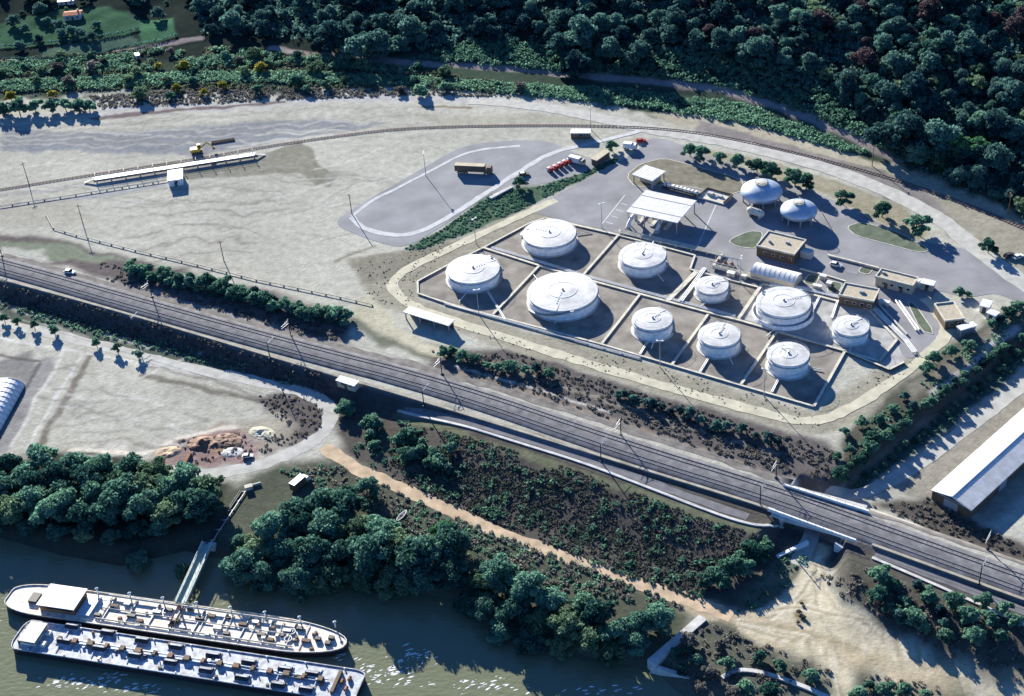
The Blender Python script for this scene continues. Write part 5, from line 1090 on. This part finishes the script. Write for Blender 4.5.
DEP = kinds('depot_tree', 'tree', 'bleaf', [dict(r=3.4, hgt=5.6, seed=31, nl=9, n=1500, size=.32, cb=.1), dict(r=3.0, hgt=5.0, seed=32, nl=8, n=1200, size=.3, cb=.1)])
YNG = kinds('young_tree', 'tree', 'bleaf', [dict(r=1.7, hgt=3.2, seed=33, nl=6, n=520, size=.22, cb=.12)])
used = set()
def plant(kinds_, P, s, label, group, rz=None):
    k = random.choice(kinds_); rz = random.uniform(0, 6.28) if rz is None else rz
    sz = s * random.uniform(.9, 1.12)
    if k.name not in used: used.add(k.name); o = k; o.location = P; o.rotation_euler = (0, 0, rz); o.scale = (s, s, sz)
    else: o = dup(k, P, rz, (s, s, sz))
    o['label'] = label
    if group: o['group'] = group
    elif 'group' in o: del o['group']
    return o
def crownplant(kinds_, px, py, r, rk, hk, label, group, zg=None):
    """place by the middle of its crown as seen in the photograph"""
    s = r / rk; P = T(px, py)
    for _ in range(4): P = G(px, py, h1(P[0], P[1]) + hk * s * .62)
    return plant(kinds_, (P[0], P[1], max(h1(P[0], P[1]), Z_W - .5)), s, label, group)
L1 = 'dense green tree in the riverside clump left of the gangway'
for p in [(8, 463), (40, 458), (72, 462), (100, 466), (128, 465), (156, 470), (184, 477), (208, 488), (0, 488), (30, 484), (60, 490), (92, 492), (122, 494), (150, 498), (178, 502), (200, 503), (12, 508), (48, 512), (80, 515), (-18, 470), (-16, 500), (112, 506), (140, 508), (24, 474), (56, 476), (86, 478), (116, 480), (142, 484), (168, 487), (194, 492), (64, 502), (166, 512), (30, 498)]: crownplant(RIV + RIV[:1] + RIVV + RIVG, *p, random.uniform(5.0, 6.4), 5, 6.6, L1, 'riverside trees left of the gangway')
for p in [(0, 522), (28, 527), (56, 531), (84, 534), (110, 535), (134, 531), (158, 527), (-20, 520)]: crownplant(RIV + RIVV, *p, random.uniform(3.0, 3.8), 5, 6.6, 'low green tree in the front row of the riverside clump left of the gangway', 'front row of riverside trees left of the gangway')
crownplant(RIVG, 40, 494, 4.2, 4.4, 6.4, 'brighter green tree in the middle of the left riverside clump', None)
for p, r, lab in (((138, 562), 3.2, 'pale bushy tree alone at the water edge left of the gangway'), ((183, 572), 2.6, 'small low tree at the water edge just left of the gangway'), ((238, 540), 3.0, 'round bushy tree just right of the gangway path'), ((366, 487), 3.4, 'dark round tree beside the dirt road')): crownplant(RIVG if r < 3.1 else RIV, *p, r, 4.6, 6.8, lab, None)
L2 = 'dense green tree in the riverside clump between the gangway and the slipway'
for p in [(296, 513), (322, 500), (345, 503), (272, 525), (300, 522), (328, 525), (356, 528), (256, 552), (283, 550), (312, 552), (342, 552), (370, 552), (398, 545), (425, 552), (448, 545), (262, 578), (300, 580), (332, 578), (362, 580), (392, 578), (422, 580), (448, 572), (380, 530), (245, 568), (410, 565)]: crownplant(RIV + RIV[:1] + RIVV + RIVG, *p, random.uniform(5.0, 6.6), 5, 6.6, L2, 'riverside trees right of the gangway')
for p, lab in (((335, 498), 'bright green tree at the top of the middle riverside clump'), ((305, 588), 'pale green tree at the water edge of the middle riverside clump')): crownplant(RIVG, *p, 4.2, 4.4, 6.4, lab, None)
crownplant(WOODG, 442, 527, 3.4, 5, 9, 'bright smooth green tree above the middle riverside clump', None)
L3 = 'dense green tree in the riverside clump beside the slipway'
for p in [(478, 582), (500, 575), (526, 588), (552, 600), (485, 608), (512, 612), (540, 620), (568, 622), (596, 612), (500, 632), (530, 642), (560, 648), (590, 640), (615, 632), (640, 622), (610, 652), (636, 642), (582, 602), (658, 618), (470, 600)]: crownplant(RIV + RIVG + RIVV, *p, random.uniform(3.8, 5.6), 5, 6.6, L3, 'riverside trees beside the slipway')
L4 = 'rounded green bush in the thicket between the railway and the road bend'
for _ in range(46):
    x = random.uniform(345, 455); y = random.uniform(402, 462) + (x - 345) * .12
    if (x - 345) * .45 + 436 < y or y < 408 + (x - 345) * .3: continue
    crownplant(BUSH + BUSHD, x, y, random.uniform(1.6, 3.0), 2, 2.8, L4, 'bushes in the thicket below the railway')
crownplant(RIVG, 345, 405, 3.4, 4.4, 6.4, 'tallest green bush at the corner of the road bend', None)
L5 = 'green bush in the hedge row beside the underpass road'
for p in [(766, 543), (752, 549), (740, 556), (730, 566), (718, 574), (706, 580), (760, 552), (724, 579), (744, 566)]: crownplant(BUSH, *p, random.uniform(2.2, 3.0), 2, 2.8, L5, 'hedge bushes beside the underpass')
L6 = 'dark bush in the thicket between the sandy junction and the railway'
for p in [(880, 580), (895, 590), (905, 605), (890, 612), (915, 622), (930, 600), (945, 640), (960, 650), (975, 640), (985, 650), (945, 628), (970, 620), (1000, 640), (1010, 652), (1015, 625), (990, 622), (925, 632), (1020, 664), (900, 620), (975, 655), (1004, 612), (985, 604), (918, 590), (880, 600), (940, 615), (955, 605)]: p[1] < 648 and crownplant(BUSH + BUSHD, p[0], p[1] - 6, random.uniform(1.9, 3.0), 2, 2.8, L6, 'bushes right of the sandy junction')
L7 = 'low bush on the bank between the slipway and the sandy junction'
for p in [(675, 652), (690, 650), (697, 658), (682, 668), (710, 672), (727, 662), (745, 686), (770, 690), (735, 692), (700, 688), (760, 655), (780, 664), (812, 674), (690, 640), (720, 645)]: crownplant(BUSH + BUSHS, *p, random.uniform(1.5, 2.6), 2, 2.8, L7, 'low bushes beside the slipway')
for p in [(870, 684), (885, 690), (905, 688), (860, 692), (925, 694)]: crownplant(BUSH, *p, random.uniform(1.8, 2.6), 2, 2.8, 'green bush at the bottom edge right of the sandy track', 'bushes at the bottom edge')
L8 = 'green bush in the hedge between the sandy yard and the railway'
for x in list(range(132, 186, 9)) + list(range(192, 252, 8)) + list(range(255, 352, 9)):
    for k in range(2 + (x % 2)): crownplant(BUSH + BUSH + BUSHD, x + random.uniform(-3, 3), 266 + (x - 130) * .215 + random.uniform(-3, 6) + (4 if x > 255 else 0), random.uniform(2.0, 3.3), 2, 2.8, L8, 'hedge bushes north of the railway')
L9 = 'dark bush in the row below the perimeter track'
for x in [444, 452, 462, 474, 486, 497, 510, 524, 536, 548, 618, 624, 634, 645, 652, 662, 671, 680, 690, 700, 716, 726, 742, 756, 768, 778]:
    crownplant(BUSHD if x > 610 else BUSH + BUSHD, x, 340 + (x - 440) * .288 + random.uniform(-1, 5) + (6 if x < 500 else 0), random.uniform(1.5, 2.6), 1.9, 3, L9, 'bushes below the perimeter track')
# ditch rows, east
L10 = 'green bush in the left hand row along the east ditch'; L11 = 'pale green bush in the right hand row along the east ditch'
for k in range(34):
    t_ = k / 33; crownplant(BUSH + BUSHD, 838 + 186 * t_ + random.uniform(-4, 4), 477 - 138 * t_ - 9 * math.sin(t_ * 3) + random.uniform(-6, 5), random.uniform(1.3, 2.2), 2, 2.8, L10, 'left row of bushes along the ditch')
for k in range(30):
    t_ = k / 29; crownplant(BUSH, 862 + 162 * t_ + random.uniform(-3, 3), 482 - 132 * t_ + random.uniform(-3, 3), random.uniform(.9, 1.4), 2, 2.8, L11, 'right row of bushes along the ditch')
for p in [(845, 430), (862, 422), (880, 418), (868, 440), (850, 448), (892, 408), (905, 395), (838, 455), (858, 460)]: crownplant(BUSH + BUSHD, *p, random.uniform(1.4, 2.4), 2, 2.8, 'scattered bush on the verge between the perimeter track and the ditch', 'bushes on the east verge')
et = ['nearest the perimeter bend', 'second from the perimeter bend', 'third from the perimeter bend', 'farthest from the perimeter bend']
for i, p in enumerate([(926, 372), (934, 363), (951, 356), (970, 350)]): plant(DEP, T(*p), .8, 'small tree with a long shadow on the east verge, ' + et[i], 'small trees on the east verge')
dl = ['at the far end by the depot entrance', 'second from the depot entrance', 'third, over the bare island', 'fourth, left of the gas vessels', 'fifth, behind the left gas vessel', 'behind the left gas vessel, tallest crown', 'between the gas vessels and the approach road', 'right of the gas vessels', 'above the oval grass bed', 'left of the pair above the oval grass bed', 'right of the pair above the oval grass bed', 'alone at the right by the parked cars']
for i, (p, s) in enumerate((((690, 156), .85), ((702, 160), .95), ((720, 164), .8), ((737, 167), .85), ((757, 172), 1.0), ((771, 178), 1.1), ((795, 186), 1.15), ((806, 190), 1.0), ((842, 204), 1.0), ((882, 217), .95), ((916, 233), 1.3), ((988, 253), .9))):
    P = G(*p); plant(DEP, (P[0], P[1], 0.05), s * 1.22, 'green tree in the depot row, ' + dl[i], 'row of trees along the approach road')
plant(DEP, (*G(520, 188)[:2], 0), .9, 'dark rounded tree in the green strip beside the lone car', None); plant(DEP, (*G(612, 151)[:2], 0), .9, 'pale green tree in front of the white tanker truck', None)
for p in [(960, 290), (968, 293), (1002, 318), (1010, 312), (1016, 318), (992, 322), (1018, 305)]: crownplant(BUSH + BUSHD, *p, random.uniform(1.6, 2.4), 2, 2.8, 'bush around the white cabins by the east gate', 'bushes at the east gate')
yl = ['first from the left', 'second from the left', 'third from the left', 'fourth from the left', 'fifth from the left, after the gap', 'sixth from the left', 'last on the right']
for i, p in enumerate([(5, 322), (18, 325), (35, 329), (55, 334), (97, 346), (118, 352), (139, 358)]): plant(YNG, T(*p), 1.15 if i != 3 else 1.3, 'young tree on the pale sand below the embankment, ' + yl[i], 'young trees below the embankment')
# edge of the wood and yard
Le = 'round green tree in the dark clump at the left of the yard edge'
for p in [(2, 108), (18, 107), (34, 105), (50, 104), (64, 103), (78, 103), (88, 104)]: crownplant(BUSH, *p, 4.2, 2, 2.8, Le, 'clump of round trees at the yard edge')
crownplant(BUSH, 419, 89, 3.8, 2, 2.8, 'single round tree casting a shadow on the far edge of the yard', None)
for p, lab in (((10, 95), 'large yellow bush at the left edge of the green band'), ((52, 93), 'yellow green bush right of the large yellow one'), ((176, 87), 'left yellow bush of the pair on the green band'), ((222, 84), 'right yellow bush of the pair on the green band')): crownplant(BUSHY, *p, 3.6 if p[0] < 20 else 2.8, 2.4, 3, lab, None)
# woodland on the hill
def polyrand(pts, n, mind, rng=random):
    P = np.array(pts); out = []; tries = 0
    W = None
    while len(out) < n and tries < n * 60:
        tries += 1; x, y = rng.uniform(P[:, 0].min(), P[:, 0].max()), rng.uniform(P[:, 1].min(), P[:, 1].max())
        if not inside(np.array([x]), np.array([y]), P)[0]: continue
        out.append((x, y))
    T3 = TN(out); keep = []
    for p in T3:
        if all((p[0] - q[0]) ** 2 + (p[1] - q[1]) ** 2 > mind ** 2 for q in keep): keep.append(p)
    return keep
Lw = 'dark green woodland tree on the shaded hillside'; big = [(330, 30, 9.0), (352, 45, 7.5), (380, 40, 7.5), (580, 28, 9.0), (610, 45, 7), (560, 45, 7), (640, 55, 6), (575, 62, 6.5), (890, 90, 7), (915, 85, 8), (880, 130, 7), (905, 128, 8), (935, 135, 7), (720, 38, 7), (755, 50, 7)]
bl_ = ['broad crowned tree left of the middle, above the hillside path, tallest of three', 'lower neighbour of the broad crowned tree above the hillside path', 'right neighbour of the broad crowned tree above the hillside path', 'broad dark tree at the top middle of the wood', 'dark tree on the right flank of the top middle clump', 'dark tree on the left flank of the top middle clump', 'lower tree below the top middle clump', 'pale rounded tree beside the hillside path in the middle', 'broad tree high on the right hillside', 'broadest tree high on the right hillside', 'left tree of the three above the spur bend', 'middle tree of the three above the spur bend', 'right tree of the three above the spur bend', 'tall tree at the upper right of the wood edge', 'tall tree right of the wood edge, above the path']
for (x, y, r), lab in zip(big, bl_): crownplant(WOOD, x, y, r, 6, 10.5, lab, None)
for p, lab in (((955, 143), 'bright green tree, left of the pair in the dark wood'), ((978, 147), 'bright green tree, right of the pair in the dark wood'), ((900, 118), 'light green tree in the right hand wood')): crownplant(WOODG, *p, 5.0, 5, 9, lab, None)
nW = 0; WR = T(900, 70)[1]
for P in polyrand([(690, -14), (1040, -14), (1040, 205), (1024, 214), (985, 198), (930, 174), (885, 146), (860, 116), (830, 92), (760, 60), (700, 50)], 440, 5.6):
    k = WOODR if (random.random() < .24 and P[1] > WR) else (WOOD + WOOD[:1] + RIV[:1] + RIVV)
    plant(k, (P[0], P[1], P[2] - .3), random.choice((.5, .62, .75, .88, 1.05)), ('reddish brown woodland tree on the right hillside' if k is WOODR else Lw), 'russet trees on the hillside' if k is WOODR else 'dark woodland trees on the hillside'); nW += 1
for P in polyrand([(190, -14), (690, -14), (700, 50), (620, 46), (520, 40), (470, 40), (400, 52), (300, 40), (205, 34)], 230, 6.5):
    plant(WOOD, (P[0], P[1], P[2] - .3), random.uniform(.6, .95), Lw, 'dark woodland trees on the hillside'); nW += 1
for P in polyrand([(-20, -14), (190, -14), (200, 30), (150, 18), (110, 6), (60, 10), (-20, 40)], 40, 6): plant(WOOD + BUSH, (P[0], P[1], P[2] - .2), random.uniform(.5, .8), 'small dark tree among the hillside fields at the top left', 'trees among the hillside fields')
for p in [(25, 27), (38, 38), (62, 33), (70, 30), (80, 32), (92, 35), (60, 24), (95, 24), (18, 44), (48, 20), (12, 20)]: crownplant(WOOD, *p, random.uniform(2.2, 3.4), 6, 10.5, 'small dark tree in the gardens below the farmhouse', 'trees round the farmhouse')
hg = [[(-10, 48), (60, 43), (100, 38), (138, 30)], [(-10, 60), (60, 60), (95, 56), (128, 48)], [(136, 46), (158, 42), (176, 36)]]
hl = ['dark clipped hedge above the narrow hillside field', 'dark clipped hedge along the hillside path', 'short dark clipped hedge below the green square field']
for pts, lab in zip(hg, hl):
    P = smoothline(TN(pts), 1.0, 2); lob = [(p[0], p[1], h1(p[0], p[1]) + .7, .95) for p in P]
    V, Q = leafcloud(RNG, lob, len(lob) * 26, .25); tag(nmesh('hedge', V, Q, 'wleaf'), lab, 'hedge', 'hillside hedges')

kb = BUSH + BUSHS + BUSHY + RIVV
for P in polyrand([(-20, 62), (180, 47), (300, 52), (420, 69), (520, 86), (600, 92), (430, 92), (300, 97), (200, 100), (100, 104), (-20, 92)], 60, 7):
    k = random.choice((0, 0, 0, 1, 2, 3, 3)); kk = [BUSH, BUSHS, BUSHY, RIVV][k]; lab_ = ('rounded green bush standing out of the shrub belt beyond the yard', 'dry greyish bush in the shrub belt beyond the yard', 'yellowish bush in the shrub belt beyond the yard', 'pale green small tree in the shrub belt beyond the yard')[k]
    plant(kk, (P[0], P[1], P[2] - .1), random.uniform(.9, 1.7) * (.5 if k == 3 else 1), lab_, ('green bushes', 'dry bushes', 'yellowish bushes', 'pale small trees')[k] + ' in the shrub belt')
for px, py in ((802, 603), (799, 611), (804, 617), (798, 622)): crownplant(BUSHS, px, py, random.uniform(.6, .9), 2.4, 3.2, 'brown bush in the small island amid the sandy junction', 'brown bushes amid the sandy junction')
# ground cover nobody could count
def scatter(name, polys, step, r0, r1, hk, n, size, m, thin=0.0):
    lob = []
    for pts in polys:
        P = TN(pts)[:, :2]; lo, hi = P.min(0), P.max(0); k = int((hi - lo).prod() / step ** 2); X = RNG.uniform(lo[0], hi[0], k); Y = RNG.uniform(lo[1], hi[1], k)
        ok = inside(X, Y, P) & (fbm(X, Y, 14, 3) > -.45 + thin); X, Y = X[ok], Y[ok]; Z = H(X, Y); R_ = RNG.uniform(r0, r1, len(X))
        lob.append(np.column_stack([X, Y, Z + R_ * .1, R_]))
    lob = np.vstack(lob); idx = np.repeat(np.arange(len(lob)), n); V, Q = leafcloud(RNG, lob[idx][:1], 1, size)
    Lb = lob[idx]; N = len(Lb); d = RNG.normal(size=(N, 3)); d[:, 2] = np.abs(d[:, 2]); d /= np.linalg.norm(d, axis=1)[:, None]
    C = Lb[:, :3] + d * (Lb[:, 3] * RNG.uniform(.5, 1.05, N))[:, None] * np.array([1, 1, hk]); nn = d + RNG.normal(size=(N, 3)) * .5; nn /= np.linalg.norm(nn, axis=1)[:, None]
    t = np.cross(nn, RNG.normal(size=(N, 3))); t /= np.linalg.norm(t, axis=1)[:, None]; bt = np.cross(nn, t); s = (size * RNG.uniform(.6, 1.4, N))[:, None]
    V = np.stack([C - t * s - bt * s, C + t * s - bt * s * .7, C + t * s * .8 + bt * s, C - t * s * .7 + bt * s * .8], 1).reshape(-1, 3)
    return tag(nmesh(name, V, np.arange(4 * N).reshape(N, 4), m), None, None, None, 'stuff')
tag(scatter('undergrowth', [[(205, 34), (300, 40), (400, 52), (470, 42), (520, 42), (620, 50), (700, 54), (760, 64), (830, 94), (870, 124), (895, 156), (935, 180), (1000, 208), (1045, 226), (1045, -14), (190, -14)]], 3.4, 1.8, 3.2, .8, 26, .5, 'wleaf'), 'dense dark undergrowth covering the wooded hillside')
tag(scatter('shrub_belt', [[(-20, 64), (100, 58), (180, 48), (300, 53), (420, 69), (420, 75), (300, 65), (180, 68), (100, 73), (-20, 77)]], 1.5, .6, 2.3, .9, 22, .32, 'bleaf', .25), 'upper belt of green shrubs below the hillside path at the left')
tag(scatter('shrub_belt', [[(-20, 83), (120, 77), (200, 73), (300, 73), (430, 79), (520, 85), (620, 90), (700, 100), (745, 105), (800, 126), (870, 153), (850, 153), (760, 127), (640, 107), (520, 95), (430, 87), (300, 83), (200, 83), (120, 88), (-20, 93)]], 1.4, 1.0, 2.1, .9, 22, .32, 'bleaf', .03), 'lower belt of green shrubs along the far edge of the yard')
tag(scatter('olive_belt', [[(-20, 62), (180, 47), (300, 52), (420, 69), (520, 86), (520, 96), (430, 90), (300, 88), (120, 90), (-20, 94)]], 2.0, .5, 1.6, .8, 18, .28, 'oleaf', .15), 'olive green weeds and shrubs in the belt beyond the yard')
tag(scatter('dry_belt', [[(90, 96), (200, 88), (300, 88), (430, 91), (520, 98), (430, 95), (300, 99), (200, 104), (100, 108)]], 1.3, .5, 1.1, .7, 14, .24, 'sleaf', .05), 'belt of dry brownish scrub along the far edge of the yard')
tag(scatter('shrub_belt', [[(410, 60), (470, 40), (610, 46), (700, 50), (760, 60), (830, 90), (885, 118), (900, 158), (868, 140), (801, 112), (742, 92), (709, 84), (612, 74), (470, 63)]], 1.8, 1.0, 2.2, .8, 22, .34, 'bleaf'), 'strip of green shrubs above the hillside path')
SF = [(425, 426), (470, 437), (560, 465), (628, 489), (700, 517), (760, 536), (745, 552), (695, 600), (600, 566), (470, 513), (385, 474), (395, 440)]
tag(scatter('dry_scrub', [SF], .95, .2, .62, .5, 10, .18, 'sleaf', .12), 'dark dry scrub between the railway and the dirt road')
tag(scatter('olive_scrub', [SF], 1.3, .2, .7, .5, 11, .18, 'oleaf', .3), 'olive weeds among the dry scrub')
tag(scatter('green_scrub', [SF, [(345, 452), (400, 420), (445, 440), (440, 480), (380, 470)]], 3.2, .6, 1.6, .8, 20, .25, 'bleaf', .25), 'green scrub patches among the dry scrub')
tag(scatter('verge_scrub', [[(430, 350), (520, 354), (640, 392), (770, 432), (835, 450), (838, 490), (768, 470), (628, 424), (470, 374)], [(100, 262), (200, 285), (300, 312), (350, 330), (340, 342), (300, 334), (160, 294), (100, 278)], [(872, 506), (930, 498), (985, 528), (1045, 556), (1045, 575), (1024, 560), (930, 528)]], 1.6, .4, .9, .6, 12, .22, 'sleaf', .05), 'dry scrub on the verges of the railway')
tag(scatter('bank_scrub', [[(280, 470), (340, 464), (450, 515), (600, 572), (690, 608), (600, 600), (470, 565), (380, 520), (320, 490)], [(700, 622), (745, 636), (830, 672), (828, 700), (700, 690), (665, 672)], [(862, 676), (905, 678), (990, 705), (850, 705)], [(820, 575), (870, 565), (1040, 640), (1040, 690), (950, 655), (880, 618), (840, 595)]], 2.0, .5, 1.2, .7, 14, .24, 'sleaf', .1), 'mixed low scrub on the river bank')
tag(scatter('bank_grass', [[(280, 470), (340, 464), (450, 515), (600, 572), (690, 608), (600, 600), (470, 565), (380, 520), (320, 490)], [(735, 613), (770, 565), (800, 545), (808, 560), (790, 585), (765, 604)], [(842, 450), (880, 412), (960, 352), (1010, 318), (1024, 330), (940, 400), (870, 455)], [(860, 478), (930, 428), (1024, 352), (1030, 362), (940, 432), (875, 482)]], 1.7, .4, .9, .6, 12, .22, 'bleaf', .2), 'rough grass and weeds on the banks and ditch')
tag(scatter('pit_scrub', [[(258, 396), (300, 393), (322, 408), (326, 424), (300, 443), (276, 448), (284, 425), (266, 408)], [(150, 455), (180, 440), (250, 430), (285, 436), (270, 452), (200, 464)]], 1.8, .25, .8, .6, 11, .2, 'sleaf', .15), 'dry scrub inside the road bend')
tag(scatter('yard_weeds', [[(420, 320), (820, 430), (940, 350), (900, 365), (812, 410), (600, 350)], [(340, 262), (400, 252), (470, 240), (415, 282), (420, 320), (372, 300)]], 2.6, .1, .4, .5, 8, .13, 'oleaf', .25), 'sparse weeds along the perimeter of the tank depot')
tag(scatter('strip_grass', [[(403, 249), (443, 229), (487, 197), (507, 190), (542, 186), (583, 172), (616, 158), (619, 161), (578, 181), (522, 209), (456, 237), (418, 250)]], 1.0, .35, .7, .5, 12, .2, 'bleaf', .0), 'rough green growth in the strip beside the depot road')
tag(scatter('embankment_scrub', [[(0, 284), (60, 297), (140, 320), (220, 343), (320, 374), (345, 386), (330, 396), (220, 365), (140, 343), (60, 321), (0, 306)]], 1.3, .35, .9, .8, 13, .22, 'sleaf', .0), 'dry scrub covering the railway embankment')
tag(scatter('embankment_weeds', [[(0, 296), (60, 312), (140, 334), (220, 356), (300, 380), (300, 388), (200, 362), (80, 331), (0, 310)]], 1.6, .4, 1.0, .7, 12, .24, 'bleaf', .1), 'weeds along the foot of the railway embankment')
# models that were never placed stand nowhere
for o in PROTO:
    if o.name not in used:
        for ch in list(o.children): bpy.data.objects.remove(ch)
        bpy.data.objects.remove(o)
